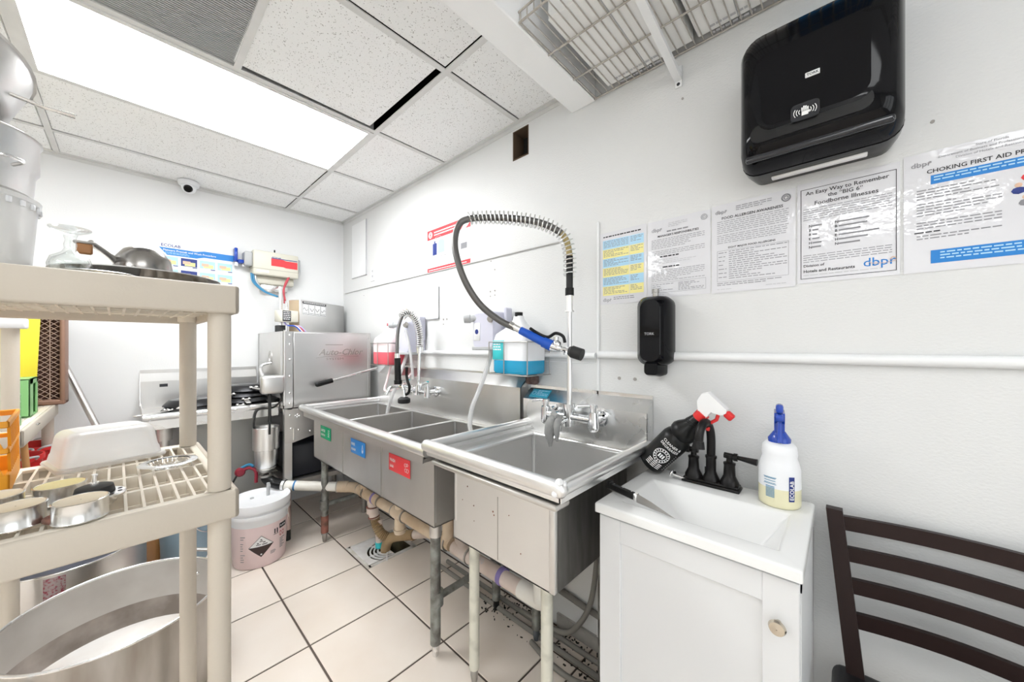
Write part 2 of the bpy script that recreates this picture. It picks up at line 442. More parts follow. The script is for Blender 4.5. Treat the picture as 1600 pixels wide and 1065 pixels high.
# ---- floor: grout bed with a floor-drain opening, tiles on top
DX0, DX1, DY0, DY1 = 1.072, 1.350, -.398, -.100
OX0 = 1.20   # the open half of the drain starts here
fl = MB()
fl.box(0, DX0, Y_LEFT, 0, -.25, -.004).box(DX1, X_FRONT, Y_LEFT, 0, -.25, -.004)
fl.box(DX0, DX1, Y_LEFT, DY0, -.25, -.004).box(DX0, DX1, DY1, 0, -.25, -.004)
floor = struct('floor', fl, m_grout)
G = .0043
tile_cache = {}
def tile(x0, x1, y0, y1):
    w_, d_ = round(x1-x0-2*G, 4), round(y1-y0-2*G, 4)
    if w_ < .01 or d_ < .01: return
    k = (w_, d_)
    if k not in tile_cache:
        mb = MB()
        e = .003
        V = [(-w_/2,-d_/2,-.01),(w_/2,-d_/2,-.01),(w_/2,d_/2,-.01),(-w_/2,d_/2,-.01),
             (-w_/2,-d_/2,-.002),(w_/2,-d_/2,-.002),(w_/2,d_/2,-.002),(-w_/2,d_/2,-.002),
             (-w_/2+e,-d_/2+e,0),(w_/2-e,-d_/2+e,0),(w_/2-e,d_/2-e,0),(-w_/2+e,d_/2-e,0)]
        F = [(8,9,10,11)] + [(i,(i+1)%4,4+(i+1)%4,4+i) for i in range(4)] + [(4+i,4+(i+1)%4,8+(i+1)%4,8+i) for i in range(4)]
        mb.add(V, F)
        tile_cache[k] = mb.build('floor_tile', m_tile, data_only=True)
    shared('floor_tile', tile_cache[k], floor, ((x0+x1)/2, (y0+y1)/2, 0))
xs = [.0, .079, .482, .884, 1.283, 1.687, 2.088, 2.452]
ysA = [0, -.008-.0, -.412, -.816, -1.22, -1.624, -2.03, -2.43, -2.84, -3.24, -3.65, -4.05, Y_LEFT]
for i in range(len(xs)-1):
    for j in range(1, len(ysA)-1):
        x0, x1, y1, y0 = xs[i], xs[i+1], ysA[j], ysA[j+1]
        if y1 > -.1 and x0 > .8 and x1 < 1.7:       # the two tiles cut around the drain
            if x0 < 1: tile(x0, DX0-.002, y0, y1); tile(DX0, x1, y0-.0, DY0+.001) if DY0-y0 > .02 else None; tile(DX0, x1, DY1, y1)
            else: tile(DX1+.002, x1, y0, y1); tile(x0, DX1, DY1, y1)
            continue
        tile(x0, x1, y0, y1)
xsB = [2.452, 2.582, 2.985, 3.39, 3.79, 4.19, 4.6, 5.0, 5.4, X_FRONT]
ysB = [0, -.128, -.532, -.936, -1.34, -1.744, -2.15, -2.55, -2.96, -3.36, -3.77, Y_LEFT]
for i in range(len(xsB)-1):
    for j in range(len(ysB)-1):
        tile(xsB[i], xsB[i+1], ysB[j+1], ysB[j])
# floor drain
dr = thing('floor_drain', 'square white floor drain with a slotted grate under the triple sink', 'floor drain', (0,0,0))
b = MB()
b.box(DX0, DX1, DY0, DY1, -.2, -.19)
b.box(DX0-.0, DX0+.008, DY0, DY1, -.2, -.002).box(DX1-.008, DX1, DY0, DY1, -.2, -.002).box(DX0, DX1, DY0, DY0+.008, -.2, -.002).box(DX0, DX1, DY1-.008, DY1, -.2, -.002)
b.build('basin', M('drain_basin', (.20,.17,.10), .8, col2=(.05,.04,.03), nscale=10), dr)
b = MB()
for (a0, a1, c0, c1) in ((DX0-.012, DX1+.012, DY0-.012, DY0+.012), (DX0-.012, DX1+.012, DY1-.012, DY1+.012), (DX0-.012, DX0+.012, DY0, DY1), (DX1-.012, DX1+.012, DY0, DY1)):
    b.box(a0, a1, c0, c1, -.001, .004)
b.build('frame', M('drain_frame_white', (.76,.74,.72), .5, col2=(.45,.40,.3), nscale=14), dr)
# grate: plate over the near half, built with curved slots between concentric ribs
b = MB(); cx_, cy_ = 1.262, -.255
gx0, gx1, gy0, gy1 = DX0+.008, DX1-.008, DY0+.008, -.232
N_ = 28
for k, (ra, rb) in enumerate(((.0, .016), (.028, .038), (.050, .060), (.072, .082), (.094, .104), (.117, .40))):
    for i in range(N_):
        t0 = PI*i/N_ + PI; t1 = PI*(i+1)/N_ + PI
        q = []
        for r, t in ((ra, t0), (rb, t0), (rb, t1), (ra, t1)):
            q.append((min(max(cx_ + r*math.cos(t), gx0), gx1), min(max(gy1 - .006 + r*math.sin(t), gy0), gy1)))
        V = [(x, y, .007) for x, y in q] + [(x, y, .001) for x, y in q]
        b.add(V, [(0,1,2,3), (7,6,5,4), (0,4,5,1), (1,5,6,2), (2,6,7,3), (3,7,4,0)])
b.box(gx0, gx1, gy1-.012, gy1, .001, .0075)
for t in (PI*1.0+.5, PI*1.5, PI*2-.5):
    b.box(-.004, .004, 0, .125, .0005, .0072, 0, Matrix.Translation((cx_, gy1-.006, 0)) @ Matrix.Rotation(t - PI/2, 4, 'Z'))
b.build('grate', M('drain_grate_white', (.84,.83,.82), .45, col2=(.62,.58,.56), nscale=16), dr)

# ---- ceiling
ce = MB().box(-T_, XB0, Y_LEFT-T_, T_, H+.26, H+.36, 0)
ce.box(XB0, X_FRONT+T_, Y_LEFT-T_, T_, H2, H2+.1, 1)
ceil = struct('ceiling', ce, [m_shadow, m_wall])
gx = [0, .332, .941, 1.553, 2.163, XB0]
gy = [0, -.455, -1.044, -1.627, -2.21, -2.80, -3.38, -3.97, Y_LEFT]
TW = .024
tl = {}
def ctile(x0, x1, y0, y1, rot=0, dx=0, dy=0, dz=0):
    k = (round(x1-x0, 3), round(y1-y0, 3))
    if k not in tl:
        tl[k] = MB().rbox(-(x1-x0)/2+.014, (x1-x0)/2-.010, -(y1-y0)/2+.010, (y1-y0)/2-.0145, 0, .014, .004, 1, smooth=False).build('ceiling_tile', m_tilebody, data_only=True)
    shared('ceiling_tile', tl[k], ceil, ((x0+x1)/2+dx, (y0+y1)/2+dy, H+.003+dz), rot)
for i in range(5):
    x0, x1 = gx[i], gx[i+1]
    ctile(x0, x1, gy[1], gy[0])
    if i in (0, 1):
        ctile(x0, x1, gy[3], gy[1])
    elif i == 3:
        ctile(x0, x1, gy[2], gy[1], .014, dx=.012, dy=-.024)    # slipped off its tee, open slit beside it
    elif i == 4:
        ctile(x0, x1, gy[2], gy[1]); ctile(x0, x1, gy[3], gy[2])
    for j in range(3, 8):
        if i == 2 and j in (5, 6): continue
        ctile(x0, x1, gy[j+1], gy[j])
# return-air mesh panel in its frame
ma = thing('return_air_grille', 'dusty dark grey mesh ceiling panel beside the light', 'vent', (0, 0, 0))
MB().box(gx[3]+.012, gx[4]-.012, gy[3]+.012, gy[2]-.012, H+.012, H+.02).build('backing', m_mesh, ma)
b = MB()
nl = 58
for k in range(nl):
    x = gx[3]+.014 + (gx[4]-gx[3]-.028)*k/(nl-1)
    b.box(x-.0022, x+.0022, gy[3]+.012, gy[2]-.012, H+.004, H+.012)
ml = b.build('louvre_lines', m_meshwire, ma); ml['kind'] = 'stuff'
# tees: main runners along X, cross tees along Y
b = MB()
for y in (gy[1], gy[2], gy[3], gy[4], gy[5], gy[6], gy[7]):
    x0 = gx[3] if y == gy[2] else 0
    shared('ceiling_tee', MB().box(x0, XB0, y-TW/2, y+TW/2, H-.002, H+.003).build('ceiling_tee', m_tee, data_only=True), ceil)
for x in gx[1:5]:
    ys_ = [(0, gy[1]), (gy[1], gy[3]), (gy[3], Y_LEFT)]
    for a, c in ys_:
        shared('ceiling_tee', MB().box(x-TW/2, x+TW/2, c+TW/2, a-TW/2, H-.0015, H+.003).build('ceiling_tee', m_tee, data_only=True), ceil)
MB().box(0, .024, Y_LEFT, 0, H-.003, H+.004).build('wall_angle', m_tee, ceil)
MB().box(0, XB0, -.024, 0, H-.003, H+.004).build('wall_angle', m_tee, ceil)
MB().box(0, .003, Y_LEFT, 0, H-.022, H).build('wall_angle', m_tee, ceil)
MB().box(0, XB0, -.003, 0, H-.022, H).build('wall_angle', m_tee, ceil)
struct('trim_1', MB().rbox(XB0, XB1, Y_LEFT, 0, ZB, H2, .004, 1, smooth=False), M('beam_white_paint', (.92,.925,.925), .5))

def ceiling_light(name, label, x0, x1, y0, y1, z, lens):
    t = thing(name, label, 'ceiling light', (0,0,0), group='troffer lights')
    b = MB()
    f = .022
    b.box(x0, x1, y0, y0+f, z-.006, z+.05).box(x0, x1, y1-f, y1, z-.006, z+.05)
    b.box(x0, x0+f, y0+f, y1-f, z-.006, z+.05).box(x1-f, x1, y0+f, y1-f, z-.006, z+.05)
    b.box(x0, x1, y0, y1, z+.05, z+.06)
    b.build('frame', m_tee, t)
    MB().rbox(x0+f, x1-f, y0+f, y1-f, z-.005, z+.004, .003, 1).build('diffuser', lens, t)
    return t
ceiling_light('ceiling_light', 'long bright white ceiling light panel set in the tile grid', gx[2]+.004, gx[3]-.012, gy[3]+.012, gy[1]-.006, H, m_lens)
ceiling_light('ceiling_light', 'added unseen ceiling light panel far behind the shelving', gx[2]+.004, gx[3]-.004, gy[7]+.01, gy[5]-.01, H, m_lens2)  # unseen panel added to fill the left side of the room with light
ceiling_light('ceiling_light', 'ceiling light panel at the end of the room farthest from the sinks', 3.1, 4.3, -4.0, -3.4, H2, m_lens2)
ceiling_light('ceiling_light', 'ceiling light panel above the chair end of the room', 3.75, 4.35, -2.3, -1.1, H2, m_lens3)

# ---- strips, seams and panels on the right wall
def wstrip(n_, x0, x1, z0, z1, d, mat=m_trim):
    return struct('trim_%d' % n_, MB().rbox(x0, x1, -d, 0, z0, z1, min(.004, d*.45), 1, smooth=False), mat)
wstrip(2, .05, 2.47, 1.751, 1.758, .009, M('seam_shadow_strip', (.60,.60,.595), .5))  # seam strip greyed to paint in its shadow line
def pipe_rail(n_, x0, x1, z, r):
    struct('trim_%d' % n_, MB().cyl((x0, -.008, z), (x1, -.008, z), r, n=12), m_trim)
pipe_rail(3, 1.30, 2.598, 1.238, .013)
pipe_rail(4, 2.612, X_FRONT, 1.243, .015)
wstrip(5, 2.600, 2.612, .0, 1.80, .006)
wstrip(6, .05, 2.6, 1.205, 1.208, .002)
struct('baseboard_right', MB().box(2.4, 2.82, -.012, 0, 0, .06), M('grimy_skirting', (.45,.43,.40), .6, col2=(.10,.09,.08), nscale=8))
# access panels (framed hatches painted over)
def hatch(name, label, x0, x1, z0, z1):
    t = thing(name, label, 'access panel', (0,0,0))
    MB().rbox(x0, x1, -.008, 0, z0, z1, .003, 1, smooth=False).build('cover', m_trim, t)
    b = MB(); e = .004
    b.box(x1, x1+e, -.010, 0, z0-e, z1).box(x0, x1+e, -.010, 0, z0-e, z0)
    b.build('rim', m_inkl, t)
    return t
hatch('access_panel', 'tall white painted access panel high beside the room corner', .20, .47, 1.87, 2.33)
hp = hatch('access_panel', 'low wide white access panel below the red poster', 1.03, 1.48, 1.455, 1.655)
MB().rbox(1.09, 1.40, -.011, -.008, 1.478, 1.62, .002, 1, smooth=False).build('raised_field', m_trim, hp)
so = thing('wall_outlet', 'small white painted outlet plate right of the tall access panel', 'outlet', (0,0,0))
MB().rbox(.55, .62, -.006, 0, 1.80, 1.915, .003, 1, smooth=False).build('plate', m_trim, so)
MB().box(.575, .595, -.008, -.006, 1.872, 1.890).box(.575, .595, -.008, -.006, 1.830, 1.848).build('sockets', m_inkl, so)
# screw holes and chips in the walls: shallow dark dimples
b = MB()
rng = random.Random(3)
for (x, z, r) in ((1.525,1.445,.006),(1.56,1.445,.006),(1.525,1.415,.004),(1.95,1.575,.004),(1.985,1.577,.004),(1.95,1.55,.003),(1.985,1.553,.003),(1.955,1.74,.003),(1.985,1.69,.0035),
                  (2.70,1.150,.007),(2.765,1.150,.007),(3.38,1.98,.004),(2.94,2.16,.004),(2.70,1.62,.002),(.42,1.70,.003),(2.8,.93,.002),(2.64,.12,.005),(2.55,.35,.004),(2.60,.27,.003),(3.52,1.83,.004)):
    b.cyl((x, -.0025, z), (x, .003, z), r, n=8)
b.build('screw_hole', m_scuff, wall_r)

# ================================================================== SINKS
def open_bowl(x0, x1, y0, y1, z0, z1, t=.004, slope=0.0, r=.0):
    """a pressed bowl: outer skin and inner skin with an open top, floor sloped to its drain"""
    b = MB()
    b.box(x0, x1, y0, y0+t, z0, z1).box(x0, x1, y1-t, y1, z0, z1).box(x0, x0+t, y0+t, y1-t, z0, z1).box(x1-t, x1, y0+t, y1-t, z0, z1)
    cx, cy = (x0+x1)/2, (y0+y1)/2; zi = z0 + .012
    a = [(x0+t, y0+t, zi+slope), (x1-t, y0+t, zi+slope), (x1-t, y1-t, zi+slope), (x0+t, y1-t, zi+slope)]
    c = (cx, cy, zi)
    b.add(a + [c], [(0,1,4),(1,2,4),(2,3,4),(3,0,4)])
    b.box(x0, x1, y0, y1, z0, z0+.004)
    return b
def leg(parent, x, y, ztop, r, mat, foot=None, label=None, socket=None, taper=.0):
    o = MB().cyl((x, y, .05), (x, y, ztop), r, n=16).build('leg', mat, parent)
    MB().cyl((x, y, .0), (x, y, .022), r*.55, r*.72, n=14).cyl((x, y, .022), (x, y, .052), r*.72, n=14).build('foot', foot or m_steeld, o)
    if socket:
        MB().cyl((x, y, ztop-socket), (x, y, ztop), r*1.18, n=16).build('socket', m_steelw, o)
    return o

# ---------------------------------------------------------------- triple sink
ts = thing('triple_sink', 'long stainless triple compartment sink with coloured stickers', 'sink', (0,0,0))
RZ = .895
bx = [.862, 1.319, 1.761, 2.188]
for i in range(3):
    bo = open_bowl(bx[i]+.001, bx[i+1]-.001, -.530, -.095, .566, .862, slope=.006).build('bowl', m_steelw, ts)
    cx = (bx[i]+bx[i+1])/2
    MB().lathe([(.001,.001),(.03,.001),(.045,.006),(.047,.004)], (cx, -.31, .578), 18).build('drain', m_steelh, bo)
# deck around the bowls and the two dividers' caps
b = MB()
b.box(.80, 2.20, -.575, -.528, .858, .8625).box(.80, 2.20, -.097, -.055, .858, .8625)
b.box(.80, .866, -.53, -.095, .858, .8625).box(2.184, 2.20, -.53, -.095, .858, .8625)
for x in bx[1:3]: b.rbox(x-.010, x+.010, -.53, -.095, .856, .865, .003, 1)
b.build('deck', m_steel, ts)
b = MB()
path = [(.80, -.075, RZ-.004), (.79, -.30, RZ-.004), (.79, -.56, RZ-.004)]
b.tube([(.796, -.06, RZ-.012), (.796, -.578, RZ-.012), ], .018, 12)
b.tube([(.796, -.578, RZ-.014), (2.215, -.578, RZ-.014)], .022, 12)
b.tube([(2.212, -.578, RZ-.014), (2.212, -.06, RZ-.014)], .014, 12)
b.sphere((.796, -.578, RZ-.014), .022)
b.box(.792, .80, -.575, -.055, .858, RZ-.01).box(.80, 2.21, -.565, -.558, .858, RZ-.012).box(2.203, 2.212, -.575, -.055, .858, RZ-.012)
b.build('rolled_rim', m_rim, ts)
for i in range(3):
    xa, xb = bx[i]+.008, bx[i+1]-.008
    for (x, y) in ((xa, -.102), (xb, -.102), (xa, -.522), (xb, -.522)): MB().cyl((x, y, .585), (x, y, .862), .0075, n=8).build('corner_bead', m_rim, ts)
    MB().tube([(xa, -.100, .862), (xb, -.100, .862)], .006, 8).build('edge_bead', m_rim, ts)
MB().tube([(.868, -.53, .863), (.868, -.095, .863)], .006, 8).build('edge_bead', m_rim, ts)
MB().box(.862, 2.20, -.588, -.535, .838, .852).box(.862, 2.2, -.59, -.586, .836, .868).build('apron_lip', m_steelw, ts)
b = MB()
b.box(.80, 2.222, -.062, -.056, .858, 1.078)
b.add([(.80,-.062,1.078),(2.222,-.062,1.078),(2.222,-.006,1.128),(.80,-.006,1.128),(.80,-.056,1.078),(2.222,-.056,1.078),(2.222,0,1.12),(.80,0,1.12)],
      [(0,1,2,3),(4,7,6,5),(1,5,6,2),(0,3,7,4)])
b.box(.80, 2.222, -.006, -.002, 1.10, 1.138)
b.add([(2.222,-.062,.86),(2.222,-.004,.86),(2.222,-.004,1.13),(2.222,-.062,1.078)], [(0,1,2,3)])
b.add([(.80,-.062,.86),(.80,-.004,.86),(.80,-.004,1.13),(.80,-.062,1.078)], [(3,2,1,0)])
b.build('backsplash', m_steel, ts)
# vertical seam beads between the bowls on the front
for x in bx[1:3]: MB().box(x-.0025, x+.0025, -.533, -.530, .568, .84).build('seam', m_steeld, ts)
leg(ts, .870, -.468, .57, .0205, m_galv, m_steeld, socket=.04)
lf = leg(ts, 2.122, -.478, .57, .0215, m_galv, m_steelh, socket=.075)
leg(ts, .870, -.13, .57, .0205, m_galv, m_blacks)
leg(ts, 2.122, -.125, .57, .0205, m_galv, m_blacks)
MB().cyl((.870, -.468, .06), (.870, -.468, .17), .0225, n=14).build('rust_sleeve', m_rust, ts)
for x, z in ((.870, .24), (2.122, .235)):
    b = MB().cyl((x, -.47, z), (x, -.13, z), .0145, n=12)
    b.cyl((x, -.47, z-.03), (x, -.47, z+.03), .026, n=14).cyl((x, -.13, z-.03), (x, -.13, z+.03), .026, n=14)
    b.build('stretcher', m_galv, ts)
def sticker(parent, x0, x1, z0, z1, y, mat, l1, l2, icon):
    T = frame((x0, y, z0), (1,0,0), (0,0,1)); W, Hh = x1-x0, z1-z0
    st = MB().rbox(0, W, 0, Hh, 0, .0012, .0006, 1, T=T).build('sticker', mat, parent)
    p = MB()
    text(p, l1, Hh*.26, T, 0, bold=.018, xs=.85, dz=.0018); 
    p2 = MB()
    for vi in range(len(p.v)): pass
    T1 = T @ Matrix.Translation((W*.06, Hh*.56, 0)); T2 = T @ Matrix.Translation((W*.06, Hh*.22, 0))
    text(p2, l1, Hh*.26, T1, 0, bold=.018, xs=.82, dz=.0018); text(p2, l2, Hh*.22, T2, 0, bold=.018, xs=.62, dz=.0018)
    ic = T @ Matrix.Translation((W*.83, Hh*.5, .0018))
    if icon == 'bubbles':
        for (ix, iy, r) in ((-.03*W, .16*Hh, .10*Hh), (.05*W, .2*Hh, .08*Hh), (-.02*W, -.12*Hh, .10*Hh), (.06*W, -.12*Hh, .11*Hh)):
            p2.tube([ic @ Vector((ix + r*math.cos(t*.5236), iy + r*math.sin(t*.5236), 0)) for t in range(12)], .0008, 4, closed=True)
    elif icon == 'drop':
        pts = [(0,.32),(.06,.12),(.09,-.04),(.07,-.17),(0,-.23),(-.07,-.17),(-.09,-.04),(-.06,.12)]
        p2.tube([ic @ Vector((x*Hh*1.1, y*Hh, 0)) for x, y in pts], .0009, 4, closed=True)
        p2.tube([ic @ Vector((x*Hh*.5, y*Hh*.4-.15*Hh, 0)) for x, y in pts], .0007, 4, closed=True)
    else:
        for k in range(4): rect(p2, -.08*W, .06*W, (.24-k*.15)*Hh, (.30-k*.15)*Hh, ic)
    p2.build('lettering', m_pw, st)
    return st
sticker(ts, .985, 1.145, .715, .790, -.5312, m_pg, 'SANITIZE', 'DESINFECTAR', 'lines')
sticker(ts, 1.425, 1.595, .712, .788, -.5312, m_pb, 'RINSE', 'ENJUAGAR', 'drop')
sticker(ts, 1.835, 2.015, .715, .792, -.5312, m_pr, 'WASH', 'LAVAR', 'bubbles')

# ---------------------------------------------------------------- single prep sink
ps = thing('prep_sink', 'deep single compartment stainless prep sink next to the white vanity', 'sink', (0,0,0))
RZ2 = .930
px0, px1 = 2.335, 2.775
open_bowl(px0, px1, -.545, -.100, .590, .885, slope=.055).build('bowl', m_bowl, ps)
b = MB()
b.box(2.25, 2.83, -.598, -.543, .880, .8855).box(2.25, 2.83, -.102, -.055, .880, .8855)
b.box(2.25, px0+.004, -.545, -.10, .880, .8855).box(px1-.004, 2.83, -.545, -.10, .880, .8855)
b.build('deck', m_steel, ps)
b = MB()
b.tube([(2.247, -.06, RZ2-.013), (2.247, -.603, RZ2-.013)], .017, 12)
b.tube([(2.247, -.603, RZ2-.013), (2.836, -.603, RZ2-.013)], .0215, 12)
b.tube([(2.836, -.603, RZ2-.013), (2.836, -.05, RZ2-.013)], .0185, 12)
for x in (2.247, 2.836): b.sphere((x, -.603, RZ2-.013), .0215)
b.box(2.244, 2.252, -.60, -.055, .88, RZ2-.01).box(2.83, 2.838, -.60, -.055, .88, RZ2-.01).box(2.25, 2.835, -.60, -.594, .88, RZ2-.012)
b.build('rolled_rim', m_rim, ps)
for (x, y) in ((px0+.008, -.108), (px1-.008, -.108), (px0+.008, -.537), (px1-.008, -.537)): MB().cyl((x, y, .655), (x, y, .885), .009, n=10).build('corner_bead', m_rim, ps)
MB().tube([(px0+.006, -.54, .886), (px0+.006, -.104, .886), (px1-.006, -.104, .886), (px1-.006, -.54, .886)], .007, 8).build('edge_bead', m_rim, ps)
MB().rbox(2.285, 2.83, -.612, -.548, .858, .874, .006, 2).box(px0, 2.80, -.556, -.545, .845, .86).build('apron_lip', m_steelw, ps)
MB().box(px1, px1+.003, -.530, -.10, .594, .872).build('side_panel', m_darkside, ps)  # thin plate on the bowl's right side, darker than the other faces
MB().rbox(px1-.016, px1+.004, -.549, -.53, .592, .875, .004, 2).build('corner_fold', m_steel, ps)
MB().box((px0+px1)/2-.001, (px0+px1)/2+.001, -.5462, -.545, .60, .80).build('crease', m_steeld, ps)
b = MB()
b.box(2.242, 2.836, -.062, -.056, .88, 1.032)
b.add([(2.242,-.062,1.032),(2.836,-.062,1.032),(2.836,-.006,1.078),(2.242,-.006,1.078)], [(0,1,2,3)])
b.add([(2.242,-.056,1.028),(2.836,-.056,1.028),(2.836,0,1.07),(2.242,0,1.07)], [(3,2,1,0)])
b.box(2.242, 2.836, -.006, -.001, 1.05, 1.092)
b.add([(2.836,-.062,.88),(2.836,-.004,.88),(2.836,-.004,1.08),(2.836,-.062,1.032)], [(0,1,2,3)])
b.add([(2.242,-.062,.88),(2.242,-.004,.88),(2.242,-.004,1.08),(2.242,-.062,1.032)], [(3,2,1,0)])
b.build('backsplash', m_steelh, ps)
b = MB()
for (dx, dy, dz, r) in ((0,0,.016,.012),(.008,.006,.010,.010),(-.008,.004,.012,.010),(.004,-.006,.004,.011),(.006,.012,.014,.007),(-.004,-.016,-.008,.008)):
    b.sphere((2.836+dx, -.606+dy, RZ2-.012+dz), r, 10)
b.build('caulk_blob', m_pw, ps)
rng = random.Random(11)
b = MB()
for k in range(9):
    x, z = rng.uniform(px0+.04, px1-.05), rng.uniform(.64, .83); r = rng.uniform(.0015, .003)
    b.cyl((x, -.5462, z), (x, -.545, z), r, n=6)
b.build('rust_spot', m_rust, ps)
for (x, y) in ((2.325, -.443), (2.673, -.443)):
    leg(ps, x, y, .592, .0195, m_creamleg, m_steeld, socket=.05)
leg(ps, 2.378, -.133, .592, .0195, m_galv, M('grey_boot', (.10,.11,.12), .6))
leg(ps, 2.70, -.133, .592, .0195, m_galv, m_blacks)
# waste under the prep sink
b = MB().cyl((2.555, -.32, .60), (2.555, -.32, .52), .035, .03, n=16)
b.build('waste_outlet', m_steelw, ps)

# small notice stuck on the prep sink's sloped ledge
T = frame((2.268, -.052, 1.0405), (1,0,0), (0,.771,.636))
nt_ = thing('notice_sticker', 'small teal instruction sticker on the prep sink ledge', 'sticker', (0,0,0))
MB().rbox(0, .105, 0, .052, 0, .001, .0004, 1, T=T).build('sheet', M('teal_sticker', (.04,.38,.55), .4), nt_)
p = MB(); rng = random.Random(5)
words(p, .035, .098, .044, .008, T, rng, 0, pitch=.009, h=.0045, dz=.0016)
p.tube([T @ Vector((.018+.010*math.cos(k*.5236), .026+.010*math.sin(k*.5236), .0016)) for k in range(12)], .0012, 4, closed=True)
p.build('lettering', m_plb, nt_)

# ================================================================== FAUCETS
def flange(b, x, y, z, r=.03):
    b.cyl((x, y, z), (x, y-.008, z), r, n=18).cyl((x, y-.008, z), (x, y-.020, z), r*.75, r*.55, n=18)
# tall pre-rinse faucet on the prep sink
pf = thing('prerinse_faucet', 'tall pre-rinse faucet with blue spray handle on the prep sink', 'faucet', (0,0,0))
b = MB(); yb = -.125
for x in (2.425, 2.655):
    flange(b, x, -.062, .992, .032)
    b.cyl((x, -.075, .992), (x, yb, .992), .017, n=14)
b.cyl((2.425, yb, .992), (2.655, yb, .992), .0155, n=14)
for x in (2.425, 2.655):
    b.cyl((x, yb, .965), (x, yb, 1.022), .022, .019, n=14)
    b.sphere((x, yb, .965), .022)
b.cyl((2.542, yb, .955), (2.542, yb, 1.03), .022, n=16).cyl((2.542, yb, 1.03), (2.542, yb, 1.045), .026, n=16)
b.build('body', m_chrome, pf)
for x, sx, in ((2.425, -1), (2.655, -1)):
    b = MB().cyl((x, yb, 1.022), (x, yb, 1.046), .012, n=12).cyl((x, yb, 1.040), (x, yb, 1.052), .016, n=12)
    b.tube([(x, yb, 1.046), (x-.025, yb-.012, 1.048), (x-.055, yb-.025, 1.044)], [.006, .007, .009], 10)
    b.build('lever_handle', m_chrome, pf)
b = MB().tube(spl([(2.542, yb-.010, .985), (2.536, yb-.03, .982), (2.532, yb-.05, .97), (2.531, yb-.058, .945)], 5), .012, 12)
b.build('spout', m_chrome, pf)
MB().cyl((2.542, -.12, 1.03), (2.542, -.12, 1.49), .0105, n=14).cyl((2.542, -.12, 1.418), (2.542, -.12, 1.424), .019, n=16).cyl((2.542, -.12, 1.424), (2.542, -.12, 1.49), .014, n=14).build('riser', m_rim, pf)
MB().cyl((2.542, -.12, 1.485), (2.542, -.12, 1.515), .018, n=16).build('collar', m_blacks, pf)
hp1 = [(2.542,-.12,1.502),(2.542,-.12,1.645),(2.531,-.135,1.717),(2.504,-.165,1.752),(2.448,-.21,1.783),(2.361,-.27,1.804),(2.272,-.33,1.813),(2.220,-.38,1.807)]
hp2 = [(2.194,-.41,1.784),(2.190,-.43,1.721),(2.213,-.44,1.642),(2.244,-.42,1.538),(2.276,-.37,1.449),(2.317,-.30,1.386),(2.360,-.245,1.352)]
full = spl(hp1 + hp2, 10); cut = 10*7
MB().tube(spl(hp1[:2], 6), .0140, 12).build('hose_sleeve', m_rubber, pf)
MB().tube(full[8:26], .0125, 12).build('hose_worn_cover', M('yellowed_hose', (.50,.40,.18), .6), pf)
MB().tube(full[25:], .0135, 12).build('hose', m_flex, pf)
MB().tube(coil(full[4:cut+1], .0255, 32, 12), .0028, 6).build('spring', m_steelh, pf)
b = MB().cyl((2.348,-.256,1.364), (2.383,-.235,1.341), .0145, n=16).cyl((2.340,-.266,1.371), (2.352,-.254,1.361), .017, n=6)
b.build('hose_nut', m_steelh, pf)
MB().cyl((2.379,-.237,1.344), (2.478,-.2,1.293), .0165, .019, n=18).cyl((2.472,-.202,1.296), (2.504,-.19,1.280), .0225, n=18).build('grip', m_blueg, pf)
b = MB().cyl((2.502,-.191,1.281), (2.540,-.178,1.269), .019, .016, n=16).cyl((2.54,-.178,1.269), (2.584,-.17,1.258), .0105, n=14)
b.sphere((2.525,-.183,1.285), .020).cyl((2.522,-.184,1.285), (2.522,-.184,1.315), .011, n=12)
b.build('spray_valve', m_chrome, pf)
MB().cyl((2.575,-.172,1.260), (2.588,-.17,1.257), .017, .024, n=18).cyl((2.588,-.17,1.257), (2.628,-.163,1.245), .024, .0235, n=20).build('spray_head', m_rubber, pf)
MB().tube(spl([(2.418,-.222,1.352), (2.452,-.212,1.330), (2.490,-.198,1.315), (2.520,-.186,1.330), (2.548,-.176,1.318), (2.556,-.173,1.292)], 6), .0065, 8).build('trigger', m_blacks, pf)
# hook on the riser that carries the spray valve
MB().tube(spl([(2.542,-.13,1.272), (2.546,-.155,1.262), (2.556,-.178,1.248), (2.56,-.19,1.262)], 5), .004, 8).build('hook', m_chrome, pf)
# rag tied on the spout
rg = MB()
for (pts, rr) in (([(2.505,-.165,1.00),(2.500,-.19,.97),(2.500,-.20,.93),(2.508,-.205,.880)], [.014,.023,.021,.006]),
                  ([(2.525,-.16,.995),(2.53,-.19,.97),(2.536,-.20,.935),(2.538,-.20,.905)], [.012,.015,.011,.005]),
                  ([(2.49,-.158,1.012),(2.50,-.172,1.005),(2.525,-.178,.998)], [.008,.013,.011])):
    rg.tube(spl(pts, 6), [rr[min(int(i/6), len(rr)-1)]*(1-(i%6)/6) + rr[min(int(i/6)+1, len(rr)-1)]*((i%6)/6) for i in range((len(pts)-1)*6+1)], 9)
ro = rg.build('rag', m_rag)
tag(ro, 'grey rag knotted over the prep sink spout', 'rag')

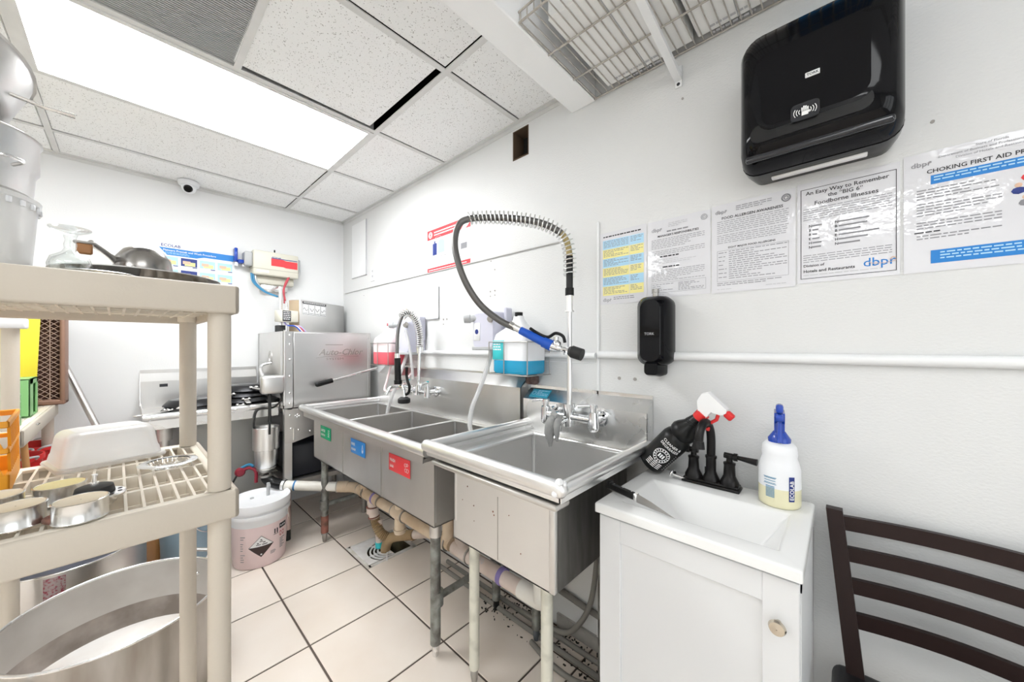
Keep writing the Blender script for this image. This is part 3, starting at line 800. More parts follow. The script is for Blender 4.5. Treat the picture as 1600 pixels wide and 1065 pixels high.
# smaller pre-rinse faucet over the triple sink
sf = thing('prerinse_faucet', 'short pre-rinse faucet with spring hose over the triple sink', 'faucet', (0,0,0))
b = MB(); zc = 1.0; y1 = -.13
for x in (1.335, 1.54):
    flange(b, x, -.062, zc, .032); b.cyl((x, -.075, zc), (x, y1, zc), .016, n=14)
    b.cyl((x, y1, zc-.03), (x, y1, zc+.035), .019, n=14)
b.cyl((1.335, y1, zc), (1.54, y1, zc), .0145, n=14).cyl((1.445, y1, zc-.02), (1.445, y1, zc+.04), .021, n=14)
b.build('body', m_chrome, sf)
for x in (1.335, 1.54):
    b = MB().cyl((x, y1, zc+.035), (x, y1, zc+.062), .011, n=12)
    b.tube([(x, y1, zc+.058), (x+.02, y1-.03, zc+.062), (x+.03, y1-.065, zc+.056)], [.008,.009,.011], 10).build('lever_handle', m_chrome, sf)
    MB().cyl((x, y1, zc+.06), (x, y1, zc+.068), .010, n=12).build('cap', m_teal, sf)
MB().cyl((1.445, -.13, zc+.03), (1.446, -.12, 1.27), .0095, n=12).build('riser', m_chrome, sf)
sp1 = spl([(1.446,-.12,1.26),(1.448,-.125,1.35),(1.45,-.15,1.435),(1.45,-.195,1.478),(1.458,-.245,1.455),(1.470,-.28,1.37),(1.495,-.30,1.24),(1.500,-.30,1.20)], 8)
MB().tube(sp1, .0095, 12).build('hose', m_flex, sf)
MB().tube(coil(sp1[0:34], .0215, 24, 12), .0034, 6).build('spring', m_steelh, sf)
MB().cyl((1.446,-.12,1.235), (1.446,-.12,1.275), .021, n=16).cyl((1.497,-.30,1.205), (1.494,-.30,1.235), .015, n=12).build('ferrule', m_steelh, sf)
MB().cyl((1.498,-.30,1.21), (1.505,-.30,1.075), .0175, .019, n=16).cyl((1.505,-.30,1.085), (1.506,-.30,1.062), .0225, n=16).build('grip', m_blacks, sf)
b = MB().tube(spl([(1.506,-.30,1.07), (1.515,-.295,1.05), (1.535,-.29,1.05), (1.548,-.29,1.035), (1.552,-.29,.985)], 4), .011, 12)
b.build('spray_valve', m_chrome, sf)
MB().lathe([(.001,.02),(.02,.018),(.034,.008),(.034,-.012),(.030,-.016),(.001,-.016)], (1.552,-.29,.975), 20).build('spray_head', m_rubber, sf)
MB().tube(spl([(1.555,-.275,1.16), (1.545,-.27,1.12), (1.556,-.27,1.08), (1.578,-.272,1.05), (1.576,-.275,1.02), (1.556,-.28,1.005)], 6), .008, 8).build('trigger', m_blacks, sf)
b = MB().tube(spl([(1.40,y1-.01,zc-.0), (1.385,y1-.06,zc+.03), (1.37,y1-.14,zc+.03), (1.365,y1-.17,zc-.01)], 6), .011, 12)
b.build('spout', m_chrome, sf)

# ================================================================== WASTE PLUMBING
zt = .335; yt = -.30
wp = thing('waste_pipe', 'white plastic drain pipe run under both steel sinks', 'pipe', (0,0,0))
MB().cyl((1.06, yt, zt-.012), (1.50, yt, zt), .030, n=16).build('pipe_length', m_pvct, wp)
MB().cyl((1.50, yt, zt), (2.00, yt, zt+.002), .030, n=16).build('pipe_length', m_pvct, wp)
MB().cyl((2.02, yt, zt), (2.46, yt, zt-.004), .030, n=16).build('pipe_length', m_pvcp, wp)
def coupling(x0, x1, mat=m_pvct, ring=True):
    o = MB().cyl((x0, yt, zt), (x1, yt, zt), .036, n=18).build('coupling', mat, wp)
    if ring:
        for x in (x0, x1): MB().cyl((x-.003, yt, zt), (x+.003, yt, zt), .0372, n=18).build('joint_ring', m_steeld, o)
coupling(1.02, 1.10); coupling(1.23, 1.30); coupling(1.47, 1.58); coupling(1.92, 1.97, m_pvct)
MB().cyl((1.225, yt, zt), (1.245, yt, zt), .0374, n=18).build('primer_band', m_purple, wp)
# drop from the middle bowl with capped tee
t1 = MB().cyl((1.525, yt, zt+.03), (1.525, yt, .57), .027, n=16).cyl((1.525, yt, zt-.02), (1.525, yt, zt-.085), .030, n=16).cyl((1.525, yt, zt-.085), (1.525, yt, zt-.11), .036, .030, n=16)
t1.build('cleanout_tee', m_pvct, wp)
MB().cyl((1.085, yt, zt), (1.085, yt, .57), .027, n=16).build('tailpiece', m_pvct, wp)
MB().cyl((1.97, yt, zt), (1.97, yt, .57), .027, n=16).build('tailpiece', m_pvct, wp)
# short riser and elbow by the leg of the prep sink
b = MB().cyl((2.03, yt+.04, .57), (2.03, yt+.04, .40), .030, n=16).tube(spl([(2.03, yt+.04, .42), (2.035, yt+.03, .365), (2.08, yt+.005, zt), (2.13, yt, zt)], 6), .033, 14)
b.build('elbow', m_pvcp, wp)
MB().cyl((2.028, yt+.04, .475), (2.032, yt+.04, .485), .0335, n=16).cyl((2.125, yt, zt), (2.132, yt, zt), .036, n=16).build('joint_ring', m_steeld, wp)
p = MB(); text(p, '4-3110', .030, frame((2.155, yt-.024, zt+.019), (1,0,0), (0,.62,.78)) , 0, bold=.01); p.build('pipe_lettering', m_inkl, wp)
MB().cyl((2.325, yt, zt), (2.345, yt, zt), .0345, n=18).build('primer_band', m_purple, wp)
b = MB().cyl((2.44, yt, zt), (2.50, yt, zt), .036, n=18).tube(spl([(2.49, yt, zt), (2.54, yt, zt+.005), (2.555, yt-.01, zt+.04), (2.555, yt-.015, zt+.10)], 6), .036, 14)
b.cyl((2.555, yt-.015, zt+.09), (2.555, yt-.02, .53), .030, n=16)
b.build('end_elbow', m_pvc, wp)
MB().cyl((2.555, yt-.017, zt+.125), (2.555, yt-.017, zt+.133), .0375, n=18).build('joint_ring', M('orange_stain', (.45,.22,.08), .6), wp)
# white branch from the food-waste disposer
b = MB().cyl((.712, -.652, .378), (.93, -.372, .345), .030, n=16)
b.build('branch_pipe', m_pvc, wp)
MB().cyl((.745, -.610, .373), (.751, -.602, .372), .0312, n=16).build('blue_band', m_bluering, wp)
MB().cyl((.905, -.404, .349), (.945, -.352, .344), .036, n=18).tube(spl([(.93,-.372,.345), (.975,-.32,.338), (1.03,-.302,.333), (1.06,-.30,.333)], 5), .033, 14).build('wye', m_pvct, wp)
MB().cyl((.905, -.404, .349), (.909, -.399, .349), .0375, n=18).build('joint_ring', m_steeld, wp)
# vertical drop over the floor drain
b = MB().cyl((1.185, yt, zt-.02), (1.20, yt+.01, .20), .030, n=16).cyl((1.19, yt, .27), (1.192, yt, .235), .035, n=16)
b.build('drop_pipe', m_pvcp, wp)
MB().cyl((1.19, yt, .268), (1.19, yt, .274), .0362, n=16).cyl((1.197, yt+.008, .205), (1.196, yt+.007, .212), .034, n=16).build('hose_clamp', m_rust, wp)
b = MB().cyl((1.215, yt+.03, .19), (1.22, yt+.035, .02), .024, n=14); b.build('side_drop', m_pvcp, wp)
MB().cyl((1.219, yt+.034, .05), (1.22, yt+.035, .015), .0265, n=14).build('teal_end', m_teal, wp)
hs = spl([(1.20, yt+.01, .205), (1.215, yt+.015, .16), (1.25, yt+.03, .11), (1.285, yt+.06, .085)], 10)
MB().tube(hs, [.025 + .006*(i % 2) for i in range(len(hs))], 12).build('ribbed_hose', m_hosebrown, wp)
hs = spl([(1.46, yt+.13, .14), (1.36, yt+.10, .11), (1.30, yt+.065, .085), (1.27, yt+.05, .03), (1.265, yt+.05, -.06)], 8)
MB().tube(hs, .030, 14).build('drain_elbow', m_hosebrown, wp)
MB().cyl((1.40, yt+.11, .125), (1.56, yt+.18, .165), .026, n=14).build('side_pipe', m_pvcp, wp)

# hoses and conduit lying on the floor by the wall
b = MB().tube(spl([(2.62,-.02,.62), (2.62,-.03,.45), (2.60,-.06,.22), (2.52,-.09,.085), (2.40,-.09,.05), (2.25,-.08,.03)], 10), .011, 10)
tag(b.build('rubber_hose', m_greyhose), 'grey hose curling behind the prep sink, the shorter loop', 'hose')
b = MB().tube(spl([(2.78,-.05,.62), (2.785,-.06,.42), (2.79,-.08,.25), (2.745,-.14,.075), (2.65,-.19,.02), (2.52,-.20,.014), (2.38,-.17,.014)], 10), .011, 10)
tag(b.build('rubber_hose', m_greyhose), 'grey hose looping lowest beside the white vanity', 'hose')
b = MB().tube([(2.30,-.018,.19), (2.55,-.018,.165), (3.0,-.018,.135)], .013, 10)
tag(b.build('conduit', m_greyhose), 'grey conduit along the foot of the wall behind the prep sink', 'conduit')
for k, (y, z, lab) in enumerate(((-.065, .013, 'thin grey floor pipe nearest the wall below the prep sink'), (-.12, .012, 'thin grey floor pipe farther from the wall below the prep sink'))):
    tag(MB().tube([(1.65, y, z), (2.3, y-.004, z), (2.81, y, z)], .011, 8).build('floor_pipe', m_greyhose), lab, 'pipe')
# grime against the skirting
b = MB(); rng = random.Random(21)
for k in range(240):
    x = rng.uniform(2.0, 2.8); y = -rng.random()**1.6*.16; s = rng.uniform(.0015, .006)
    b.box(-s, s, -s*.5, s*.5, 0, rng.uniform(.001, .006), 0, Matrix.Translation((x, y-.02, .0005)) @ Matrix.Rotation(rng.uniform(0, PI), 4, 'Z'))
g_ = b.build('floor_debris', m_dirt); tag(g_, 'dark grime and crumbs along the wall under the prep sink', 'debris', kind='stuff')
b = MB().cyl((.80,-.10,.0), (.93,-.17,.30), .012, n=10)
tag(b.build('metal_rod', m_rust), 'rusty brown rod leaning under the triple sink', 'rod')

# ================================================================== DISH MACHINE CORNER
dm = thing('dish_machine', 'stainless corner dish machine with embossed script lettering', 'dishwasher', (0,0,0))
MX0, MX1, MY0, MY1, MZ0, MZ1 = .03, .690, -.656, -.075, .865, 1.376
b = MB().box(MX0, MX1, MY0, MY1, MZ1-.006, MZ1).box(MX0, MX1-.02, MY1-.006, MY1, MZ0, MZ1).box(MX0, MX1, MY0+.02, MY1, MZ0-.03, MZ0)
b.box(MX0, MX0+.006, MY0, MY1, MZ0, MZ1)
b.build('cabinet', m_steel, dm)
dpl = MB().rbox(MX1-.012, MX1, MY0+.056, MY1, .87, MZ1-.004, .004, 1)
d1 = dpl.build('door', m_steel, dm)
p = MB()
T = frame((MX1+.0005, -.445, 1.215), (0,1,0), (0,0,1))
text(p, 'Auto-Chlor', .062, T, 0, shear=.35, bold=.012, extrude=.005, xs=1.02)
T = frame((MX1+.0005, -.395, 1.180), (0,1,0), (0,0,1)); text(p, 'SYSTEM', .022, T, 0, extrude=.002, xs=1.6)
T = frame((MX1+.0005, -.40, 1.285), (0,1,0), (0,0,1)); rect(p, 0, .12, 0, .005, T, 0, .002)
p.tube([(MX1+.001, -.46, 1.196), (MX1+.002, -.40, 1.205), (MX1+.002, -.30, 1.207), (MX1+.001, -.17, 1.203)], .002, 6)
p.build('embossed_lettering', m_steeld, d1)
d2 = MB().rbox(MX0+.02, MX1-.07, MY0, MY0+.012, .93, MZ1-.004, .004, 1).build('door', m_steel, dm)
p = MB(); T = frame((.30, MY0-.001, 1.20), (1,0,0), (0,0,1))
for r in (.03, .045): p.tube([T @ Vector((.08+r*math.cos(k*PI/8), r*math.sin(k*PI/8), 0)) for k in range(16)], .0015, 5, closed=True)
p.build('embossed_emblem', m_steel, d2)
# corner post with its bolted angle
b = MB().box(MX1-.065, MX1+.003, MY0-.003, MY0+.003, .87, MZ1).box(MX1-.003, MX1+.003, MY0-.003, MY0+.053, .87, MZ1)
b.tube([(MX1+.006, MY0+.004, .89), (MX1+.006, MY0+.004, MZ1+.005)], .007, 8)
b.build('corner_post', m_steel, dm)
b = MB()
for z in (.90, .97, 1.08, 1.19, 1.29, 1.35): b.sphere((MX1+.005, MY0+.034, z), .007, 8, sc=(.6,1,1))
b.build('bolt', m_steelh, dm)
MB().cyl((MX1-.0, MY1-.012, 1.34), (MX1+.012, MY1-.012, 1.34), .008, n=10).box(MX1, MX1+.006, MY1-.02, MY1-.002, .87, MZ1).build('edge_trim', m_steel, dm)
# lift handle across the front
MB().cyl((.735, -.45, 1.020), (.735, -.045, 1.108), .0105, n=12).cyl((.69, -.045, 1.108), (.735, -.045, 1.108), .009, n=10).build('lift_handle', m_steelh, dm)
MB().cyl((.735, -.465, 1.0165), (.735, -.370, 1.0375), .0165, n=14).sphere((.735, -.466, 1.0163), .0165).build('handle_grip', m_blacks, dm)
MB().tube(spl([(.42, MY0-.005, 1.16), (.42, MY0-.05, 1.15), (.46, MY0-.075, 1.12), (.70, MY0-.09, 1.03)], 6), .010, 10).build('side_handle', m_steelh, dm)
# switch housing on the near corner
b = MB().rbox(.655, .725, -.782, -.655, .975, 1.092, .018, 3)
b.build('pump_housing', m_steel, dm)
b = MB().cyl((.70, -.735, .98), (.70, -.735, .80), .009, n=10).cyl((.70, -.735, .80), (.70, -.735, .72), .006, n=10)
b.tube(spl([(.67,-.67,.98), (.66,-.66,.93), (.64,-.70,.88), (.62,-.78,.87), (.62,-.80,.80), (.62,-.80,.74)], 6), .006, 8)
b.build('conduit', m_rubber, dm)
# base apron plate, posts and feet
pl = MB().add([(MX1+.004, -.651, .863), (MX1+.004, -.470, .846), (MX1+.004, -.470, .672), (MX1+.004, -.600, .640), (MX1+.004, -.651, .640)], [(0,1,2,3,4)][::1])
pl.add([(MX1-.001, -.651, .863), (MX1-.001, -.470, .846), (MX1-.001, -.470, .672), (MX1-.001, -.600, .640), (MX1-.001, -.651, .640)], [(4,3,2,1,0)])
pl.add([(MX1+.004,-.651,.863),(MX1-.001,-.651,.863),(MX1-.001,-.470,.846),(MX1+.004,-.470,.846)], [(0,1,2,3)][::1])
pl.build('apron_plate', m_steelw, dm)
b = MB()
for (y, z) in ((-.575,.822),(-.588,.815),(-.566,.812),(-.578,.806),(-.62,.82),(-.615,.735),(-.50,.70),(-.57,.72)): b.sphere((MX1+.005, y, z), .0065, 8, sc=(.6,1,1))
b.cyl((MX1+.012, -.60, .735), (MX1+.012, -.60, .66), .005, n=8)
b.build('bolt', m_steelh, dm)
MB().box(MX1-.035, MX1, -.651, -.606, .36, .865).build('post', m_steel, dm)
MB().box(MX0, MX0+.04, MY0, MY0+.04, .36, .865).box(MX0, MX0+.04, MY1-.04, MY1, .36, .865).build('post', m_steeld, dm)
MB().box(MX1-.30, MX1, -.651, -.606, .355, .385).box(MX1-.035, MX1, -.651, -.3, .355, .385).build('base_rail', m_steelw, dm)
lo = MB().cyl((MX1-.02, -.628, .36), (MX1-.02, -.628, .07), .0205, n=14).build('leg', M('pinkish_leg', (.62,.48,.45), .3, metal=.7), dm)
MB().cyl((MX1-.02, -.628, 0), (MX1-.02, -.628, .075), .018, n=14).build('foot', m_rubber, lo)
for (x, y) in ((MX0+.03, MY0+.03), (MX0+.03, MY1-.03), (MX1-.04, MY1-.03)):
    MB().cyl((x, y, 0), (x, y, .36), .019, n=12).build('leg', m_steeld, dm)
# motor and sump in the dark underneath
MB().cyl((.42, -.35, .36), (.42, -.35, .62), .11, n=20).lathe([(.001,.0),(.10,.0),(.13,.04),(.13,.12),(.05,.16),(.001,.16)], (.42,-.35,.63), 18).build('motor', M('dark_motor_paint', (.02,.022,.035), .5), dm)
MB().rbox(.08, .60, -.58, -.11, .376, .60, .01, 1).build('dark_box', M('dark_box_colour', (.018,.019,.026), .5), dm)  # dark box filling the space under the machine
MB().lathe([(.001,-.04),(.09,-.04),(.13,.02),(.14,.10)], (.50,-.42,.70), 20).build('sump', m_greyp, dm)
MB().box(MX0+.01, MX1-.01, MY0+.05, MY1, .36, .375).build('base_shelf', m_steeld, dm)

# control box on top of the machine
cb = thing('control_box', 'angled stainless control box standing on the dish machine', 'control box', (.345, -.458, MZ1), math.radians(119.5))
# local +x runs along the front face to the wall, local +y goes back
W_ = .485
MB().rbox(0, W_, 0, .105, 0, .255, .004, 1).build('housing', m_steel, cb)
MB().box(-.003, .0, .008, .098, .01, .25).build('side_cover', M('tan_side_cover', (.48,.38,.26), .6), cb)
T = frame((.02, -.0012, .140), (1,0,0), (0,0,1))
p = MB(); rng = random.Random(4)
rect(p, 0, .245, .0, .105, T, 0, .0004); rect(p, 0, .245, .088, .105, T, 1, .0008)
words(p, .012, .235, .1005, .092, T, rng, 0, .01, .0055, .0012)
for k in range(4):
    frame_lines(p, .002+k*.061, .059+k*.061, .004, .086, T, .0022, 1, .0008)
    p.tube([T @ Vector((.010+k*.061+i*.008, .045+.012*math.sin(i*1.3+k), .001)) for i in range(6)], .0016, 4, m=1)
    words(p, .008+k*.061, .054+k*.061, .02, .008, T, rng, 2, .006, .003, .0008)
p.build('instruction_plate', [m_pw, m_ink, m_inkg], cb)
b = MB().cyl((.006, -.003, .02), (.006, 0, .02), .004, n=8).cyl((W_-.01, -.003, .02), (W_-.01, 0, .02), .004, n=8); b.build('screw', m_steeld, cb)
# relay box on its left side
rb = thing('relay_box', 'small grey switch box with black label at the control box corner', 'switch box', (0,0,0))
T = frame((.395, -.590, 1.455), (-.30,.954,0), (0,0,1))
MB().rbox(0, .125, 0, .085, -.09, 0, .005, 1, T=T).build('case', m_ecobox, rb)
p = MB(); rect(p, .004, .066, .004, .081, T, 0, .001); rng = random.Random(9)
words(p, .010, .060, .074, .012, T, rng, 1, .013, .005, .0016)
p.build('label_plate', [m_ink, m_pw], rb)
# tubes and bundle between the boxes
tb = thing('tube_riser', 'steel conduit and tubing rising from the dish machine to the wall unit', 'conduit', (0,0,0))
MB().cyl((.30, -.575, MZ1), (.30, -.575, 1.72), .012, n=12).cyl((.33, -.545, MZ1), (.33, -.545, 1.60), .008, n=10).build('conduit', m_steelh, tb)
MB().rbox(.27, .33, -.605, -.545, MZ1, MZ1+.055, .004, 1).build('conduit_boot', m_rubber, tb)
MB().tube(spl([(.10,-.46,1.84), (.14,-.50,1.76), (.20,-.53,1.70), (.30,-.545,1.62)], 6), .007, 8).build('red_tube', m_redd, tb)
MB().tube(spl([(.10,-.47,1.83), (.15,-.51,1.75), (.22,-.53,1.68), (.30,-.55,1.60)], 6), .006, 8).build('red_tube', m_redd, tb)
for k, (mt, dy) in enumerate(((m_bluetube, 0), (m_clear, .012), (m_bluetube, -.012))):
    MB().tube(spl([(.08,-.70+dy,1.83), (.10,-.69+dy,1.76), (.16,-.64+dy*.6,1.69), (.28,-.585+dy*.4,1.645)], 6), .0065, 8).build('blue_tube', mt, tb)
for k, mt in enumerate((m_bluep, m_pw, m_redd, M('lilac_wire', (.45,.42,.70), .5))):
    MB().tube(spl([(.33,-.56,1.455), (.36,-.545,1.43), (.38,-.50+.01*k,1.425), (.37,-.46+.012*k,1.385)], 5), .005, 6).build('wire', mt, tb)

# chemical dispenser on the back wall
ed = thing('chemical_dispenser', 'beige wall unit with a red label above the dish machine', 'dispenser', (0,0,0))
T = frame((.0, -.705, 1.822), (0,1,0), (0,0,1))
MB().rbox(0, .305, 0, .185, 0, .115, .010, 2, T=T).rbox(.02, .285, -.06, .0, .0, .06, .006, 1, T=T).build('case', m_ecobox, ed)
MB().box(-.003, .308, .045, .049, .03, .1165, 0, T).build('seam', M('beige_seam', (.45,.43,.36), .5), ed)
p = MB()
V = [(.115,.078),(.195,.078),(.215,.072),(.295,.072),(.295,.128),(.215,.128),(.195,.134),(.115,.134)]
p.add([(x, y, .1165) for x, y in V], [tuple(range(8))], 0, False, T)
rect(p, .115, .295, .135, .140, T, 1, .1165)
text(p, 'ECOLAB', .016, T @ Matrix.Translation((.12,.138,0)), 1, bold=.02, dz=.117)
rect(p, .02, .10, .020, .036, T, 2, .1165)
p.build('label', [m_pr, m_pn, m_pw], ed)
MB().rbox(-.05, .0, .06, .165, .01, .10, .006, 1, T=T).build('end_box', m_greyp, ed)
MB().rbox(.305, .325, .05, .16, .01, .09, .004, 1, T=T).build('end_box', m_greyp, ed)
b = MB().rbox(-.105, -.085, .085, .185, .01, .07, .005, 1, T=T).rbox(-.085, -.05, .075, .10, .01, .08, .004, 1, T=T)
b.build('pump_clip', m_bluep, ed)
for x in (-.09, -.045): MB().cyl(T @ Vector((x, .08, .045)), T @ Vector((x, .055, .045)), .011, n=10).build('tube_nut', m_pw, ed)
MB().cyl(T @ Vector((.15, .19, .06)), T @ Vector((.15, .215, .06)), .005, n=8).cyl(T @ Vector((.13, .18, .1)), T @ Vector((.175, .18, .1)), .006, n=8).build('latch', m_blacks, ed)
MB().rbox(.06, .24, -.115, -.06, 0, .05, .004, 1, T=T).build('mount_plate', m_steelh, ed)

# ------------------------------------------------------------------ soiled dish table on the back wall
dt = thing('dish_table', 'stainless dish table with a tall backsplash on the back wall', 'table', (0,0,0))
TY0, TY1, TXF, TZ = -1.292, -.664, .60, .872
b = MB().box(.004, TXF-.02, TY0+.006, TY1, TZ-.005, TZ)
b.box(.06, TXF, TY0, TY0+.005, TZ-.03, TZ+.035)
b.build('top', m_steelw, dt)
b = MB().box(.008, .014, TY0, TY1, TZ, 1.045)
b.add([(.014,TY0,1.045),(.014,TY1,1.045),(.003,TY1,1.105),(.003,TY0,1.105)], [(0,1,2,3)])
b.box(.001, .006, TY0, TY1, 1.10, 1.122)
b.build('backsplash', m_steel, dt)
b = MB().prism([(.004,TZ+.01),(.004,1.11),(.016,1.05),(.05,.93),(.12,.90),(.12,TZ)], TY0-.003, TY0+.001, 0, Matrix(((1,0,0,0),(0,0,1,0),(0,1,0,0),(0,0,0,1))))
b.build('end_panel', m_steel, dt)
b = MB().tube([(TXF, TY0, TZ+.016), (TXF, TY1, TZ+.016)], .019, 12).box(TXF-.018, TXF-.01, TY0, TY1, TZ-.004, TZ+.016)
b.box(TXF-.008, TXF+.006, TY0, TY1, TZ-.052, TZ-.0)
b.build('rolled_rim', m_steelh, dt)
MB().box(.012, .0145, TY0+.09, TY0+.13, 1.005, 1.025).build('dark_mark', m_ink, dt)
for (x, y) in ((TXF-.08, TY0+.09), (.08, TY0+.09)):
    MB().cyl((x, y, 0), (x, y, TZ-.1), .0205, n=12).cyl((x, y, TZ-.13), (x, y, TZ-.005), .034, n=14).build('leg', m_steelw, dt)
MB().box(.10, TXF-.12, TY0+.03, TY0+.06, .70, TZ-.01).box(TXF-.13, TXF-.10, TY0+.03, TY0+.06, .2, TZ-.01).build('brace', m_steeld, dt)
MB().box(.42, .425, TY0+.18, TY1-.02, .28, TZ-.06).build('side_skirt', M('grey_skirt_sheet', (.42,.42,.40), .55, metal=.4), dt)

# black steel pans drying upside down on the table
def skillet(name, label, x, y, z, r, rot, hrot=0, group='black pans on the dish table'):
    t = thing(name, label, 'pan', (x, y, z), rot, group)
    MB().lathe([(.001,.038),(r*.72,.038),(r*.80,.034),(r*.97,.006),(r,.0),(r*.985,.0),(r*.80,.030),(r*.70,.034),(.001,.034)], (0,0,0), 28).build('body', m_skillet, t)
    h = MB().rbox(r*.86, r+.15, -.013, .013, .012, .020, .003, 1).rbox(r*.74, r*.98, -.026, .026, .020, .025, .002, 1).build('handle', m_steelw, t)
    for (dx, dy) in ((.80,-.016),(.80,.016),(.93,-.016),(.93,.016)): MB().sphere((r*dx, dy, .026), .009, 8, sc=(1,1,.7)).build('rivet', m_steelh, h)
    return t
for (x, y, z, r, rot, lab) in ((.32,-1.07,TZ,.15,-1.0,'lowest of the two black pans at the far end of the dish table'), (.30,-1.06,TZ+.035,.145,-.3,'upper of the two black pans at the far end of the dish table'),
                               (.35,-.80,TZ,.14,-.35,'bottom black pan of the stack beside the dish machine'), (.34,-.80,TZ+.035,.14,-.1,'second black pan from the bottom of the stack beside the dish machine'),
                               (.33,-.80,TZ+.07,.135,-.75,'third black pan of the stack beside the dish machine'), (.33,-.79,TZ+.105,.13,.2,'topmost black pan of the stack beside the dish machine')):
    skillet('frying_pan', lab, x, y, z, r, rot)

# food-waste disposer hanging under the table beside the machine
gd = thing('waste_disposer', 'brushed steel food-waste disposer hanging beside the dish machine', 'disposer', (.615, -.735, 0))
MB().lathe([(.068,.612),(.0735,.615),(.0735,.755),(.071,.757),(.066,.75),(.066,.62)], (0,0,0), 28).build('upper_shell', m_rim, gd)
MB().lathe([(.001,.655),(.06,.655),(.064,.60),(.060,.51),(.052,.495),(.001,.495)], (0,0,0), 26).build('motor_shell', m_rim, gd)
MB().lathe([(.001,.70),(.05,.71),(.064,.69),(.064,.65)], (0,0,0), 20).build('mount', m_blacks, gd)
MB().lathe([(.05,.497),(.056,.49),(.05,.475),(.03,.46),(.034,.45),(.045,.445),(.04,.435),(.001,.435)], (0,0,0), 22).build('base', m_steeld, gd)
MB().tube(spl([(0,-.005,.455), (.01,.005,.42), (.035,.03,.395), (.085,.07,.382), (.10,.085,.379)], 6), .0325, 14).build('rubber_elbow', m_blacks, gd)
MB().tube([(.10+.0*math.cos(t), .085, .379) for t in (0, 1)], .001, 4).cyl((.088,.071,.3805), (.099,.083,.379), .036, n=18).build('hose_clamp', m_steelh, gd)
# red valve and leads behind the bucket
rv = thing('shutoff_valve', 'red valve with blue and dark red leads behind the white pail', 'valve', (0,0,0))
MB().lathe([(.001,.02),(.02,.018),(.028,.008),(.028,-.008),(.02,-.014),(.001,-.014)], (0,0,0), 16, T=frame((.56,-.862,.48), (0,1,0), (0,0,1))).build('handwheel', m_maroon, rv)
MB().tube(spl([(.56,-.86,.48), (.58,-.82,.50), (.61,-.79,.48), (.62,-.79,.41)], 5), .010, 8).build('red_lead', m_maroon, rv)
MB().tube(spl([(.55,-.88,.49), (.57,-.82,.52), (.60,-.80,.51)], 5), .008, 8).build('blue_lead', m_bluetube, rv)
MB().tube(spl([(.55,-.87,.47), (.52,-.93,.36), (.48,-.99,.40), (.46,-1.02,.46)], 5), .006, 8).build('dark_lead', m_rubber, rv)

# ------------------------------------------------------------------ white pail with corrosive label
bk = thing('chemical_pail', 'white lidded plastic pail with a black corrosive diamond label', 'bucket', (.772, -.802, 0))
MB().lathe([(.001,0),(.125,0),(.131,.006),(.1445,.245)], (0,0,0), 40).build('tinted_body', m_pinkpale, bk)
MB().lathe([(.1445,.243),(.147,.285),(.156,.288),(.156,.305),(.1485,.308),(.149,.325)], (0,0,0), 40).build('upper_body', m_jug, bk)
MB().lathe([(.001,.352),(.13,.352),(.142,.357),(.148,.368),(.157,.368),(.159,.352),(.158,.325),(.150,.322)], (0,0,0), 40).build('lid', m_jug, bk)
MB().cyl((-.03,.05,.352), (-.03,.05,.43), .009, n=10).cyl((-.03,.05,.41), (-.03,.06,.41), .012, n=10).build('suction_tube', m_greyp, bk)
MB().cyl((-.045,-.03,.352), (-.045,-.03,.358), .010, n=10).build('vent_plug', m_greyp, bk)
def on_cyl(r0, zc, a, hs, vs, mb, shape, m, k=12):
    """wrap a flat outline (s,t) around the pail at angle a"""
    pass
def wrap(mb, s, t, m, off=.0012):
    # s: arc length from the facing angle, t: height
    r = .131 + (.1445-.131)*(t/.245) + off
    a = A0 + s/r
    return (r*math.cos(a), r*math.sin(a), t)
A0 = math.atan2(-.543, 2.588) + .05   # towards the aisle
def wpatch(mb, s0, s1, t0, t1, m, n=6, f=None):
    for i in range(n):
        a = s0 + (s1-s0)*i/n; c = s0 + (s1-s0)*(i+1)/n
        mb.add([wrap(mb,a,t0,m), wrap(mb,c,t0,m), wrap(mb,c,t1,m), wrap(mb,a,t1,m)], [(0,1,2,3)], m)
p = MB()
def tri_rows(c, t0, hw, m, top, n=8, off=.0012):
    for i in range(n):
        u0, u1 = i/n, (i+1)/n
        if top: w0, w1 = hw*(1-u0), hw*(1-u1); a, b_ = t0+hw*u0, t0+hw*u1
        else: w0, w1 = hw*(1-u0), hw*(1-u1); a, b_ = t0-hw*u0, t0-hw*u1
        for k in range(6):
            x0, x1 = -w0+2*w0*k/6, -w0+2*w0*(k+1)/6; y0, y1 = -w1+2*w1*k/6, -w1+2*w1*(k+1)/6
            q = [wrap(p,c+x0,a,m,off), wrap(p,c+x1,a,m,off), wrap(p,c+y1,b_,m,off), wrap(p,c+y0,b_,m,off)]
            p.add(q, [(0,1,2,3)] if top else [(3,2,1,0)], m)
tri_rows(.0, .128, .062, 1, True, off=.0010); tri_rows(.0, .128, .062, 1, False, off=.0010)
tri_rows(.0, .129, .0585, 0, True, off=.0016); tri_rows(.0, .1265, .0585, 2, False, off=.0016)
def wsmall(s0, s1, t0, t1, m):
    p.add([wrap(p,s0,t0,m,.0022), wrap(p,s1,t0,m,.0022), wrap(p,s1,t1,m,.0022), wrap(p,s0,t1,m,.0022)], [(0,1,2,3)], m)
for (a, c, d, e) in ((-.025,-.002,.138,.142),(-.02,-.012,.146,.152),(.004,.03,.136,.141),(.008,.02,.148,.153),(-.008,.008,.156,.160),(-.004,.004,.164,.17)): wsmall(a, c, d, e, 1)
wsmall(-.004, .004, .078, .086, 0)
for k in (0, 1): wsmall(.066+k*.014, .073+k*.014, .176, .205, 1)
wsmall(.062, .09, .170, .173, 1)
wpatch(p, .098, .15, .192, .222, 1)
